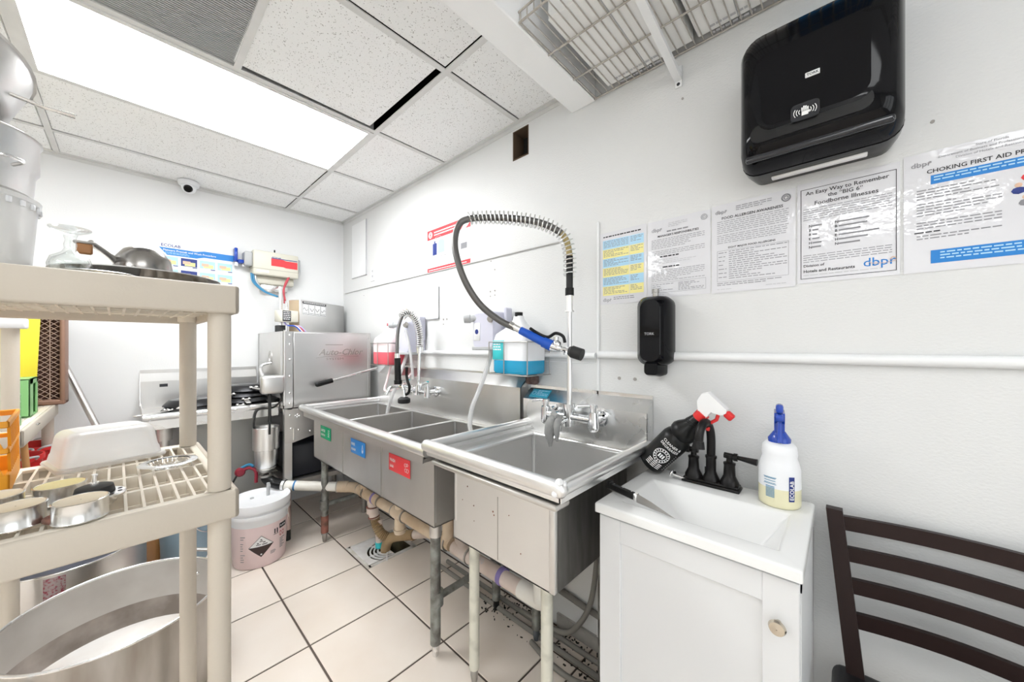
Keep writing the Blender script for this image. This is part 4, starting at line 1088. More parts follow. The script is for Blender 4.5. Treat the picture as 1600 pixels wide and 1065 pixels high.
for k in range(3): wsmall(.104+k*.014, .112+k*.014, .203, .212, 0)
for k in range(14): 
    a = k/14*2*PI
    wsmall(.115+.014*math.sin(a)-.003, .115+.014*math.sin(a)+.003, .160+.013*math.sin(2*a)-.0, .165+.013*math.sin(2*a), 3)
rng = random.Random(8)
for k in range(7): wsmall(.10, .10+rng.uniform(.02,.04), .075+k*.009, .079+k*.009, 4)
for k in range(3): wsmall(.045, .045+rng.uniform(.02,.035), .066+k*.007, .069+k*.007, 4)
for k in range(12):
    if k in (4, 9): continue
    wsmall(-.105, -.105+rng.uniform(.012,.028), .05+k*.013, .054+k*.013, 4)
p.build('printed_label', [m_pw, m_ink, M('label_brown_black', (.05,.03,.028), .6), m_redd, m_inkg], bk)
MB().tube(spl([(.10,.112,.30), (.13,.118,.26), (.11,.125,.225)], 4), .002, 6).build('bail_wire', m_steelh, bk)

# ================================================================== ON THE WALLS
# ---------------------------------------------------------------- paper towel dispenser
td = thing('towel_dispenser', 'large glossy black sensor paper towel dispenser on the wall', 'dispenser', (0,0,0))
def lofted(sections, m=0, seg=5):
    """rounded-rectangle sections (x0,x1,z0,z1,r,y) joined into a skin"""
    b = MB(); rings = []
    for (x0,x1,z0,z1,r,y) in sections:
        ring = []
        for (cx,cz,a) in ((x1-r,z1-r,0),(x0+r,z1-r,PI/2),(x0+r,z0+r,PI),(x1-r,z0+r,3*PI/2)):
            for k in range(seg+1):
                t = a + PI/2*k/seg
                ring.append((cx+r*math.cos(t), y, cz+r*math.sin(t)))
        rings.append(ring)
    n = len(rings[0]); V = [p for r in rings for p in r]
    F = []
    for j in range(len(rings)-1):
        for i in range(n): F.append((j*n+i, (j+1)*n+i, (j+1)*n+(i+1)%n, j*n+(i+1)%n))
    b.add(V, F, m, True)
    b.add(rings[-1], [tuple(range(n))[::-1]], m)
    b.add(rings[0], [tuple(range(n))], m)
    return b
DX_0, DX_1, DZ0, DZ1 = 3.140, 3.466, 1.772, 2.142
b = lofted([(DX_0+.012,DX_1-.012,DZ0+.006,DZ1-.01,.03,-.002),(DX_0+.002,DX_1-.002,DZ0+.002,DZ1,.035,-.06),(DX_0,DX_1,DZ0,DZ1,.04,-.10)])
b.build('housing', m_blackp, td)
b = lofted([(DX_0,DX_1,DZ0+.002,DZ1,.04,-.10),(DX_0+.003,DX_1-.003,DZ0+.006,DZ1-.006,.045,-.14),(DX_0+.014,DX_1-.014,DZ0+.022,DZ1-.022,.045,-.175),(DX_0+.030,DX_1-.030,DZ0+.045,DZ1-.05,.04,-.192),(DX_0+.06,DX_1-.06,DZ0+.085,DZ1-.09,.03,-.198)])
b.build('front_cover', m_blackp, td)
# recessed mouth with its tear bar
def slab(x0, x1, z0, z1, y0, y1, r, mat, name, par):
    return lofted([(x0,x1,z0,z1,r,y1),(x0,x1,z0,z1,r,y0)]).build(name, mat, par)
slab(DX_0+.035, DX_1-.055, DZ0+.050, DZ0+.098, -.1965, -.15, .022, M('mouth_black', (.002,.002,.002), .35), 'mouth', td)
MB().rbox(DX_0+.02, DX_1-.02, -.180, -.165, DZ0+.012, DZ0+.030, .006, 2).build('tear_bar', m_smoke, td)
sp = slab(3.262, 3.318, DZ0+.070, DZ0+.112, -.2035, -.19, .010, m_smoke, 'sensor_window', td)
p = MB(); T = frame((3.290, -.2042, DZ0+.090), (1,0,0), (0,0,1))
rect(p, -.0065, .0065, -.010, .002, T)
for k, (dx, h) in enumerate(((-.0055,.010),(-.0018,.013),(.0019,.012),(.0056,.009))): rect(p, dx-.0014, dx+.0014, 0, h, T)
rect(p, .0065, .0095, -.006, .0, T)
for s in (-1, 1):
    for r in (.012, .017, .022):
        p.tube([T @ Vector((s*r*math.cos(a), r*math.sin(a)*.8, 0)) for a in [(-.55+1.1*i/6) for i in range(7)]], .0009, 4)
p.build('hand_symbol', m_pw, sp)
br = MB().rbox(3.290, 3.318, -.2015, -.198, DZ0+.172, DZ0+.184, .001, 1).build('badge', m_pw, td)
p = MB(); text(p, 'TORK', .0085, frame((3.293, -.2022, DZ0+.1745), (1,0,0), (0,0,1)), 0, bold=.02); p.build('lettering', m_ink, br)
# white service label on the underside
MB().rbox(3.205, 3.405, -.065, -.045, DZ0-.004, DZ0+.004, .002, 1).build('white_label', m_pw, td)
MB().cyl((3.438, -.168, DZ0+.046), (3.438, -.176, DZ0+.046), .004, n=10).build('lock', m_greyp, td)

# ---------------------------------------------------------------- black soap dispenser
sd = thing('soap_dispenser', 'black upright soap dispenser on the wall under the notices', 'soap dispenser', (0,0,0))
lofted([(2.806,2.916,1.212,1.455,.03,-.002),(2.802,2.920,1.208,1.459,.034,-.04),(2.808,2.914,1.212,1.455,.034,-.078),(2.826,2.896,1.225,1.442,.03,-.098)]).build('body', m_blackp, sd)
lofted([(2.828,2.892,1.172,1.222,.012,-.012),(2.828,2.892,1.170,1.222,.014,-.055),(2.836,2.884,1.176,1.222,.014,-.085)]).build('push_nozzle', m_blackp, sd)
MB().cyl((2.858,-.035,1.455), (2.858,-.035,1.474), .010, n=12).cyl((2.858,-.035,1.474), (2.858,-.035,1.486), .013, n=8).build('top_lock', m_steeld, sd)
p = MB(); text(p, 'TORK', .013, frame((2.842, -.0988, 1.318), (1,0,0), (0,0,1)), 0); p.build('lettering', m_inkl, sd)

# ---------------------------------------------------------------- laminated notices
def logo(p, T, s, m_b, m_o):
    text(p, 'dbpr', s, T, m_b, bold=.004)
    p.tube([T @ Vector((s*(1.15+.75*math.cos(a)), s*(.32+.16*math.sin(a)), .0006)) for a in [PI*.9+PI*1.2*i/10 for i in range(11)]], s*.02, 4, m=m_o)
    p.tube([T @ Vector((s*(1.75+.14*math.cos(a)), s*(.42+.14*math.sin(a)), .0006)) for a in [PI*.2*i for i in range(7)]], s*.03, 4, m=m_o)
def seal(p, T, x, y, r, m):
    p.tube([T @ Vector((x+r*math.cos(k*PI/8), y+r*math.sin(k*PI/8), .0004)) for k in range(16)], r*.18, 5, m=m, closed=True)
    p.tube([T @ Vector((x+r*.5*math.cos(k*PI/5), y+r*.5*math.sin(k*PI/5), .0004)) for k in range(10)], r*.12, 4, m=m, closed=True)
PW = (m_paper, m_ink, m_inkg, m_inkl, m_pb, m_plb, m_py, m_pr, m_pw, m_pn, m_ptan)
INK, GR, LG, BL, LB, YE, RD, WH, NV, TN = range(9)[0], 1, 2, 3, 4, 5, 6, 7, 8, 9
def sheet(label, x0, x1, z0, z1, y=-.0012, tilt=0.0):
    t = thing('notice_sheet', label, 'notice', (0,0,0), group='laminated notices on the wall')
    T = frame((x0, y, z0), (math.cos(tilt),0,math.sin(tilt)), (-math.sin(tilt),0,math.cos(tilt)))
    W, Hh = x1-x0, z1-z0
    # thin sheet, very slightly cockled as laminate is
    n = 10; V = []; F = []
    rg_ = random.Random(int(x0*1000))
    for j in range(n+1):
        for i in range(n+1):
            e = 0 if i in (0, n) or j in (0, n) else rg_.uniform(0, .0007)
            V.append((W*i/n, Hh*j/n, .0002+e))
    for j in range(n):
        for i in range(n): F.append((j*(n+1)+i, j*(n+1)+i+1, (j+1)*(n+1)+i+1, (j+1)*(n+1)+i))
    b = MB(); b.add(V, F, 0, True, T)
    b.add([(0,0,-.0008),(W,0,-.0008),(W,Hh,-.0008),(0,Hh,-.0008)], [(3,2,1,0)], 0, False, T)
    b.build('sheet', m_paper, t)
    return t, T @ Matrix.Translation((0,0,.0011)), W, Hh
P_MATS = [m_ink, m_inkg, m_inkl, m_pb, m_plb, m_py, m_pr, m_pw, m_pn, m_ptan]
# 1: blue and yellow chart
t, T, W, Hh = sheet('laminated chart with alternating blue and yellow bands', 2.614, 2.811, 1.450, 1.746)
p = MB(); rng = random.Random(31)
words(p, .016, W-.016, Hh-.016, Hh-.024, T, rng, INK, .01, .0048)
z = Hh-.032
for k in range(6):
    mm = LB if k % 2 == 0 else YE; h_ = .038
    rect(p, .014, .128, z-h_, z-.001, T, mm); rect(p, .130, .186, z-h_, z-.001, T, mm)
    words(p, .018, .124, z-.005, z-h_+.002, T, rng, GR, .0058, .0022, .0003, .7); words(p, .134, .182, z-.005, z-h_+.008, T, rng, GR, .0058, .0022, .0003, .6)
    z -= h_
logo(p, T @ Matrix.Translation((.014, .012, 0)), .020, GR, LG)
words(p, .062, .15, .028, .012, T, rng, GR, .007, .003)
p.build('print', P_MATS, t)
# 2: manager's responsibilities
t, T, W, Hh = sheet("laminated notice headed manager's responsibilities", 2.816, 3.030, 1.458, 1.744)
p = MB(); rng = random.Random(32)
logo(p, T @ Matrix.Translation((.014, Hh-.040, 0)), .020, GR, LG); seal(p, T, W-.020, Hh-.022, .009, LG)
words(p, .075, .14, Hh-.016, Hh-.036, T, rng, LG, .006, .0022)
words(p, .07, W-.07, Hh-.043, Hh-.05, T, rng, GR, .01, .0045)
text(p, "MANAGER'S RESPONSIBILITIES", .0105, T @ Matrix.Translation((W/2, Hh-.062, 0)), INK, 'CENTER', .018)
words(p, .014, W-.018, Hh-.070, Hh-.108, T, rng, GR); words(p, .014, W-.018, Hh-.113, Hh-.128, T, rng, GR)
words(p, .045, W-.045, Hh-.133, Hh-.1395, T, rng, INK, .01, .0045)
words(p, .014, W-.04, Hh-.146, Hh-.166, T, rng, LG, fill=.5)
words(p, .055, W-.055, Hh-.172, Hh-.1785, T, rng, INK, .01, .0045)
words(p, .014, W-.018, Hh-.185, Hh-.225, T, rng, GR)
frame_lines(p, .014, W-.014, .018, .056, T, .0008, GR); words(p, .018, .095, .05, .022, T, rng, GR, .007, .002, fill=.5); words(p, .11, W-.02, .05, .022, T, rng, GR, .005, .002, fill=.6)
words(p, .014, .06, .012, .006, T, rng, LG, .006, .002)
p.build('print', P_MATS, t)
# 3: food allergens
t, T, W, Hh = sheet('laminated food allergen awareness notice with a boxed table', 3.034, 3.256, 1.456, 1.748)
p = MB(); rng = random.Random(33)
logo(p, T @ Matrix.Translation((.010, Hh-.030, 0)), .018, GR, LG); seal(p, T, W-.022, Hh-.024, .010, GR)
words(p, .07, .165, Hh-.014, Hh-.032, T, rng, GR, .006, .0022)
text(p, 'FOOD ALLERGEN AWARENESS', .0118, T @ Matrix.Translation((W/2, Hh-.050, 0)), INK, 'CENTER', .02)
words(p, .016, W-.016, Hh-.056, Hh-.098, T, rng, GR); words(p, .016, W-.016, Hh-.102, Hh-.134, T, rng, GR)
text(p, 'EIGHT MAJOR FOOD ALLERGENS', .0085, T @ Matrix.Translation((W/2, Hh-.148, 0)), INK, 'CENTER', .015)
frame_lines(p, .016, W-.016, .036, Hh-.153, T, .0008, GR)
for k in range(7): rect(p, .016, .046, .044+k*.0135, .0445+k*.0135, T, LG); words(p, .020, .044, .052+k*.0135, .047+k*.0135, T, rng, GR, .006, .0025)
words(p, .05, W-.020, Hh-.157, .04, T, rng, GR, .0068, .0022, fill=.6)
words(p, .016, W-.03, .032, .020, T, rng, GR, .006, .0022); words(p, .016, .06, .012, .006, T, rng, LG); words(p, .15, .2, .014, .009, T, rng, LG)
p.build('print', P_MATS, t)
# 4: the BIG 6
t, T, W, Hh = sheet('laminated black bordered notice about the BIG 6 illnesses', 3.260, 3.466, 1.462, 1.752)
p = MB(); rng = random.Random(34)
frame_lines(p, .008, W-.006, .012, Hh-.018, T, .0014, INK)
text(p, 'An Easy Way to Remember', .0148, T @ Matrix.Translation((W/2, Hh-.036, 0)), INK, 'CENTER', .012)
text(p, 'the “BIG 6”', .0148, T @ Matrix.Translation((W/2, Hh-.051, 0)), INK, 'CENTER', .012)
text(p, 'Foodborne Illnesses', .0160, T @ Matrix.Translation((W/2, Hh-.068, 0)), INK, 'CENTER', .010)
words(p, .014, W-.014, Hh-.076, Hh-.112, T, rng, GR)
for k, (a, c) in enumerate((('N','N'),('B','B'),('B','B'),('E','E'),('H','H'),('N','N'))):
    y = Hh-.130-k*.0122
    text(p, a, .010, T @ Matrix.Translation((.026, y, 0)), INK, 'LEFT', .02); rect(p, .034, .034+rng.uniform(.010,.022), y+.001, y+.0055, T, GR)
    text(p, c, .010, T @ Matrix.Translation((.082, y, 0)), INK, 'LEFT', .02); rect(p, .090, .090+rng.uniform(.03,.08), y+.001, y+.0052, T, GR)
words(p, .014, W-.014, .080, .058, T, rng, GR)
text(p, 'Division of', .0105, T @ Matrix.Translation((.014, .046, 0)), INK, 'LEFT', .015)
text(p, 'Hotels and Restaurants', .0115, T @ Matrix.Translation((.014, .030, 0)), INK, 'LEFT', .018)
logo(p, T @ Matrix.Translation((.138, .030, 0)), .032, BL, TN)
words(p, .014, W-.03, .023, .016, T, rng, LG)
p.build('print', P_MATS, t)
# 5: choking first aid
t, T, W, Hh = sheet('laminated choking first aid notice with two blue bars', 3.472, 3.745, 1.462, 1.758)
p = MB(); rng = random.Random(35)
logo(p, T @ Matrix.Translation((.012, Hh-.034, 0)), .018, GR, LG)
text(p, 'State of Florida', .0075, T @ Matrix.Translation((W/2, Hh-.012, 0)), GR, 'CENTER')
text(p, 'Department of Business and Professional Regulation', .0075, T @ Matrix.Translation((W/2, Hh-.021, 0)), GR, 'CENTER')
text(p, 'Division of Hotels and Restaurants', .0075, T @ Matrix.Translation((W/2, Hh-.030, 0)), GR, 'CENTER')
text(p, 'CHOKING FIRST AID PROCEDURES', .0135, T @ Matrix.Translation((W/2+.008, Hh-.054, 0)), INK, 'CENTER', .016)
rect(p, .045, W-.004, Hh-.082, Hh-.060, T, BL); words(p, .05, W-.01, Hh-.064, Hh-.081, T, rng, LB, .007, .003, .0003)
words(p, .022, .15, Hh-.092, Hh-.118, T, rng, GR, .007, .0025, fill=.7); words(p, .022, .15, Hh-.126, Hh-.160, T, rng, GR, .007, .0025, fill=.7)
words(p, .022, .15, Hh-.172, Hh-.192, T, rng, GR, .007, .0025); words(p, .018, .06, Hh-.196, Hh-.201, T, rng, INK, .007, .003); words(p, .022, .15, Hh-.205, Hh-.216, T, rng, GR, .007, .0025)
for k, (px_, py_) in enumerate(((.185, Hh-.105), (.172, Hh-.132), (.182, Hh-.160), (.190, Hh-.190))):
    p.sphere(T @ Vector((px_, py_+.010, 0)), .0055, 8, TN, (1,.15,1)); p.sphere(T @ Vector((px_, py_-.002, 0)), .010, 8, (RD, NV, GR, RD)[k], (1,.1,.8))
    p.sphere(T @ Vector((px_+.016, py_, 0)), .009, 8, (GR, NV, LB, NV)[k], (1,.1,.9))
rect(p, .045, W-.004, .020, .052, T, BL); words(p, .06, W-.02, .047, .026, T, rng, LB, .007, .003, .0003)
p.build('print', P_MATS, t)

# red sanitiser poster over the triple sink
t = thing('wall_poster', 'white poster with red bands and drawn blue bottles', 'poster', (0,0,0))
x0, x1, z0, z1 = 1.352, 1.785, 1.752, 2.030
T = frame((x0, -.0012, z0), (1,0,0), (0,0,1)); W, Hh = x1-x0, z1-z0
MB().box(0, W, 0, Hh, -.001, .0006, 0, T).build('sheet', m_paper2, t)
T = T @ Matrix.Translation((0,0,.001)); p = MB(); rng = random.Random(41)
p.add([(0,Hh-.062,0),(W*.80,Hh-.062,0),(W*.93,Hh-.005,0),(W*.93,Hh,0),(0,Hh,0)], [(0,1,2,3,4)], RD, False, T)
p.add([(W*.90,Hh-.062,0),(W,Hh-.062,0),(W,Hh-.03,0)], [(0,1,2)], RD, False, T)
words(p, .075, W*.72, Hh-.018, Hh-.05, T, rng, WH, .017, .008, .0004)
seal(p, T, .036, Hh-.032, .018, WH)
rect(p, 0, W, 0, .032, T, RD); words(p, .015, W-.03, .020, .010, T, rng, WH, .01, .005, .0004, 1)
rect(p, .06, .105, .11, .185, T, 8); rect(p, .075, .09, .185, .20, T, 8)
p.add([(.115,.115,0),(.185,.115,0),(.185,.185,0),(.17,.20,0),(.13,.20,0),(.115,.185,0)], [tuple(range(6))], LB, False, T)
p.tube([T @ Vector((.12+.04*math.cos(a), .205+.022*math.sin(a), .0005)) for a in [PI*k/8 for k in range(9)]], .0012, 4, m=LG)
for k in range(5): p.sphere(T @ Vector((.025+k*.042, .095, 0)), .0045, 6, GR, (1,.1,1)); words(p, .012+k*.042, .042+k*.042, .08, .055, T, rng, LG, .009, .003)
words(p, W*.74, W*.95, Hh-.072, Hh-.12, T, rng, LG, .010, .004, fill=.6)
rect(p, W*.62, W*.68, .105, .14, T, RD); rect(p, W*.80, W*.93, .10, .135, T, GR)
p.build('print', P_MATS, t)

# flatware poster on the back wall
t = thing('wall_poster', 'white poster with a wavy blue banner on the back wall', 'poster', (0,0,0))
y0, y1, z0, z1 = -1.225, -.797, 1.70, 1.985
T = frame((.0012, y0, z0), (0,1,0), (0,0,1)); W, Hh = y1-y0, z1-z0
MB().box(0, W, 0, Hh, -.001, .0006, 0, T).build('sheet', m_paper2, t)
T = T @ Matrix.Translation((0,0,.001)); p = MB()
text(p, 'ECOLAB', .026, T @ Matrix.Translation((.03, Hh-.032, 0)), 8, bold=.02)
zt_ = [(.02,Hh-.04),(.21,Hh-.040),(.25,Hh-.030),(.42,Hh-.030),(.42,Hh-.075),(.25,Hh-.075),(.21,Hh-.088),(.06,Hh-.088)]
p.add([(x, y, 0) for x, y in zt_], [tuple(range(8))], BL, False, T)
text(p, 'Flatware Presoak and Wash Procedure', .0175, T @ Matrix.Translation((.04, Hh-.061, .0004)), WH, bold=.01)
words(p, .05, .18, Hh-.068, Hh-.082, T, random.Random(2), LB, .008, .003, .0004)
for r_ in range(2):
    for k in range(4):
        x = .03+k*.099; y = Hh-.152-r_*.085
        rect(p, x, x+.085, y, y+.055, T, LB if k != 1 else 8); rect(p, x+.02, x+.075, y+.004, y+.03, T, YE, .0003); rect(p, x+.01, x+.05, y+.015, y+.036, T, TN, .0005); rect(p, x+.06, x+.085, y-.008, y-.002, T, 8)
p.build('print', P_MATS, t)

# dome camera on the ceiling by the back wall
sc_ = thing('security_camera', 'white dome security camera at the top of the back wall', 'camera', (.075, -1.062, H))
MB().lathe([(.001,-.002),(.055,-.002),(.058,-.01),(.054,-.028),(.046,-.034),(.001,-.034)], (0,0,0), 26).build('base', m_jug, sc_)
MB().sphere((.008, 0, -.045), .040, 18).build('dome', m_jug, sc_)
MB().cyl((.034,-.006,-.060), (.046,-.009,-.068), .025, .021, n=20).cyl((.046,-.009,-.068), (.048,-.0092,-.069), .010, n=12).build('lens', m_blackp, sc_)

# ---------------------------------------------------------------- chemical jugs on brackets over the sink
def jug_station(label_cat, x0, x1, zb, zt, liquid, level, jugtint, labelx=None, name='chemical_jug', label='', dispx=None):
    y0, y1 = -.165, -.02
    t = thing(name, label, 'jug', (0,0,0))
    w = x1-x0; cx = (x0+x1)/2; cy = (y0+y1)/2
    zs = zb + (zt-zb)*.56
    def ring(z, hw, hd, r=.03): return (z, hw, hd, r)
    def body(secs, mat, nm):
        rings = []
        for (z, hw, hd, r) in secs:
            rg_ = []
            for (sx, sy, a) in ((1,1,0),(-1,1,PI/2),(-1,-1,PI),(1,-1,3*PI/2)):
                for k in range(5):
                    q = a + PI/2*k/4
                    rg_.append((cx+sx*(hw-r)+r*math.cos(q), cy+sy*(hd-r)+r*math.sin(q), z))
            rings.append(rg_)
        n = len(rings[0]); b = MB(); b.add([q for r_ in rings for q in r_], [(j*n+i, j*n+(i+1)%n, (j+1)*n+(i+1)%n, (j+1)*n+i) for j in range(len(rings)-1) for i in range(n)], 0, True)
        b.add(rings[0], [tuple(range(n))[::-1]]); b.add(rings[-1], [tuple(range(n))])
        return b.build(nm, mat, t)
    hw, hd = w/2, (y1-y0)/2
    zl = zb + (zs-zb)*level
    body([(zb, hw*.92, hd*.92, .025), (zb+.01, hw, hd, .03), (zl, hw, hd, .03)], liquid, 'liquid_body')
    body([(zl, hw, hd, .03), (zs, hw, hd, .03), (zs+.03, hw*.93, hd*.9, .03), (zt-.05, hw*.42, hd*.42, .022), (zt-.02, hw*.25, hd*.26, .016), (zt-.005, hw*.22, hd*.24, .015)], jugtint, 'jug_body')
    MB().cyl((cx, cy, zt-.008), (cx, cy, zt+.012), .019, n=16).build('cap', m_blacks if liquid is m_blueliq else m_redd, t)
    return t
j1 = jug_station('', 2.128, 2.352, 1.152, 1.425, m_blueliq, .40, m_jug, name='chemical_jug', label='white jug of blue liquid in a wire holder')
MB().rbox(2.14, 2.215, -.1675, -.164, 1.215, 1.305, .001, 1).build('label', m_teal, j1)
p = MB(); T = frame((2.146, -.168, 1.215), (1,0,0), (0,0,1)); words(p, 0, .05, .075, .045, T, random.Random(1), 0, .012, .006); p.build('lettering', m_pw, j1)
j2 = jug_station('', .905, 1.140, 1.152, 1.425, m_pinkliq, .55, M('pink_tint_jug', (.86,.72,.73), .4), name='chemical_jug', label='jug of pink liquid in a wire holder by the dish machine')
def wire_holder(label, x0, x1, zb, zr):
    t = thing('wire_holder', label, 'holder', (0,0,0), group='wire jug holders')
    y0, y1 = -.172, -.004
    for z in (zb, zr):
        MB().tube([(x0,y1,z), (x0,y0,z), (x1,y0,z), (x1,y1,z)], .0028, 6).build('hoop', m_steeld, t)
    for x, y in ((x0,y0),(x1,y0),((x0+x1)/2-.02,y0-.001),(x0,y1-.01),(x1,y1-.01)):
        MB().cyl((x,y,zb), (x,y,zr), .0026, n=6).build('upright', m_steeld, t)
    for x in (x0+.06, x1-.06): MB().tube([(x,y0,zb), (x,y1,zb)], .0026, 6).build('base_wire', m_steeld, t)
wire_holder('thin wire holder around the blue liquid jug', 2.120, 2.360, 1.148, 1.298)
wire_holder('thin wire holder around the pink liquid jug', .897, 1.148, 1.148, 1.298)
def wall_pump(label, x0, x1, z0, z1, knob_dx, hose_pts, badge):
    t = thing('chemical_pump', label, 'dispenser', (0,0,0), group='wall chemical pumps')
    lofted([(x0,x1,z0,z1,.02,-.003),(x0,x1,z0,z1,.025,-.10),(x0+.008,x1-.008,z0+.008,z1-.008,.025,-.125)]).build('case', m_pump, t)
    MB().rbox(x0-.004, x1+.004, -.128, -.003, z0-.004, z0+.014, .004, 1).build('base_trim', m_greyp, t)
    MB().cyl((x0+.02, -.11, z1-.030), (x0-.010, -.130, z1-.032), .018, n=16).cyl((x0-.010, -.130, z1-.032), (x0-.035, -.150, z1-.034), .022, .020, n=18).build('knob', m_greyp, t)
    MB().rbox(x1+.0, x1+.02, -.06, -.01, z0+.09, z1+.02, .006, 1).build('back_plate', m_pump, t)
    MB().cyl((x1-.02,-.127,z1-.038), (x1-.02,-.132,z1-.038), .020, n=18).cyl((x1-.015,-.13,z1-.04), (x1-.005,-.15,z1-.042), .013, n=14).build('inlet', m_steeld, t)
    b_ = MB().rbox(x0+.014, x0+.060, -.1275, -.124, z0+.045, z0+.135, .001, 1).build('badge', m_paper2, t)
    MB().cyl((x0+.037, -.128, z0+.09), (x0+.037, -.1285, z0+.09), .013, n=18).build('emblem', badge, b_)
    MB().tube(spl(hose_pts, 8), .0115, 10).build('outlet_tube', m_clear, t)
    return t
wall_pump('white chemical pump with a knob beside the blue jug', 1.945, 2.105, 1.262, 1.452, 0, [(2.03,-.07,1.262), (2.025,-.085,1.19), (1.995,-.12,1.06), (1.985,-.16,.97), (2.00,-.19,.90), (2.025,-.205,.855)], m_pn)
wall_pump('white chemical pump with a knob beside the pink jug', 1.160, 1.325, 1.225, 1.452, 0, [(1.215,-.07,1.225), (1.215,-.10,1.15), (1.235,-.16,1.03), (1.225,-.20,.92), (1.205,-.22,.80)], m_redd)
MB_t = MB().tube(spl([(1.06,-.10,1.152), (1.06,-.13,1.05), (1.10,-.17,.985), (1.17,-.17,.985), (1.24,-.12,1.02), (1.30,-.09,1.10)], 8), .008, 8)
tag(MB_t.build('pink_tube', m_pinkpale), 'pink feed tube looping below the pink jug', 'tube')
tag(MB().tube(spl([(1.30,-.13,1.38), (1.34,-.13,1.28), (1.37,-.13,1.16), (1.375,-.125,1.07)], 6), .0085, 8).build('feed_tube', m_clear), 'clear feed tube from the pump down to the short faucet', 'tube')
tag(MB().tube(spl([(2.085,-.04,1.25), (2.09,-.04,1.2), (2.09,-.035,1.148)], 5), .012, 8).build('feed_tube', m_teal), 'teal tube hanging left of the blue jug', 'tube')
tag(MB().rbox(2.235, 2.30, -.045, -.008, 1.095, 1.145, .012, 2).build('sponge_pad', M('dark_scour_pad', (.12,.08,.07), .9, col2=(.30,.18,.15), nscale=60, bump=.8, bscale=160)), 'ragged dark scouring pad wedged under the blue jug', 'scouring pad')

# ---------------------------------------------------------------- wire shelf on the right wall
ws = thing('wire_shelf', 'white wire shelf high on the wall near the beam', 'shelf', (0,0,0))
WX0, WX1, WY0, WZ = 2.60, 4.05, -.486, 2.318
rod = MB().cyl((0, WY0, 0), (0, -.006, 0), .0022, n=6).build('wire', m_wirew, data_only=True)
n_w = int((WX1-WX0)/.0275)
for k in range(n_w+1): shared('wire', rod, ws, (WX0 + k*.0275, 0, WZ))
for (y, z, r) in ((WY0, WZ+.003, .0035), (WY0-.002, WZ+.036, .0035), (-.008, WZ, .0035), (WY0+.16, WZ-.005, .0032), (WY0+.32, WZ-.005, .0032)):
    MB().cyl((WX0-.01, y, z), (WX1, y, z), r, n=8).build('rail', m_wirew, ws)
lip = MB().cyl((0, WY0, 0), (0, WY0-.002, .036), .0022, n=6).build('lip_wire', m_wirew, data_only=True)
for k in range(0, n_w+1): shared('lip_wire', lip, ws, (WX0 + k*.0275, 0, WZ))
MB().cyl((WX0, WY0, WZ-.002), (WX0, -.006, WZ-.002), .003, n=6).build('end_wire', m_wirew, ws)
for x in (2.928, 3.85):
    b = MB().add([(x-.012,-.004,WZ-.095),(x+.012,-.004,WZ-.095),(x+.012,WY0+.01,WZ-.012),(x-.012,WY0+.01,WZ-.012),(x-.012,-.004,WZ-.075),(x+.012,-.004,WZ-.075),(x+.012,WY0+.01,WZ-.004),(x-.012,WY0+.01,WZ-.004)],
                 [(0,1,2,3),(4,7,6,5),(0,4,5,1),(1,5,6,2),(2,6,7,3),(3,7,4,0)])
    b.rbox(x-.012, x+.012, -.008, -.001, WZ-.115, WZ-.04, .002, 1)
    b.build('bracket', m_trim, ws)
    MB().cyl((x, -.009, WZ-.105), (x, -.001, WZ-.105), .006, n=8).build('bracket_screw', m_ink, ws)
def stored(name, label, cat, x0, x1, y0, y1, h, mat, lid=None):
    t = thing(name, label, cat, (0,0,0), group='cartons on the wire shelf' if cat == 'box' else None)
    z = WZ+.0022
    MB().rbox(x0, x1, y0, y1, z, z+h, .004, 1, smooth=False).build('carton', mat, t)
    p = MB(); T = frame((x0+.02, y1-.03, z-.0012), (1,0,0), (0,-1,0)); rng = random.Random(int(x0*77))
    words(p, .02, (x1-x0)*.6, 0, -.09, T, rng, 0, .03, .010)
    p.build('print', m_inkl, t)
    MB().box((x0+x1)/2-.0015, (x0+x1)/2+.0015, y0+.002, y1-.002, z-.0008, z+.001).build('flap_seam', m_greyp, t)
    return t
stored('carton', 'white carton on the wire shelf, nearest the beam', 'box', 2.665, 2.985, -.43, -.03, .17, m_carton)
stored('carton', 'white carton in the middle of the wire shelf', 'box', 3.00, 3.235, -.44, -.03, .20, m_carton)
stored('storage_box', 'blue box on the wire shelf above the towel dispenser', 'storage box', 3.26, 3.50, -.42, -.03, .16, M('blue_box', (.03,.22,.50), .6))

# ================================================================== VANITY
VX0, VX1, VY0, VY1, VZ = 2.843, 3.302, -.446, -.030, .838
vn = thing('vanity_cabinet', 'white bathroom vanity with a single shaker door and sink top', 'vanity', (0,0,0))
b = MB()
cx0, cx1, cy0 = VX0+.008, VX1-.004, VY0+.030
b.box(cx0, cx1, cy0, cy0+.014, .0, .085).box(cx0, cx0+.014, cy0, VY1, 0, VZ-.03).box(cx1-.014, cx1, cy0, VY1, 0, VZ-.03).box(cx0, cx1, VY1-.01, VY1, 0, VZ-.03).box(cx0, cx1, cy0, VY1, .085, .10)
b.box(cx0, cx1, cy0, cy0+.014, VZ-.06, VZ-.028)
b.build('carcass', m_cab, vn)
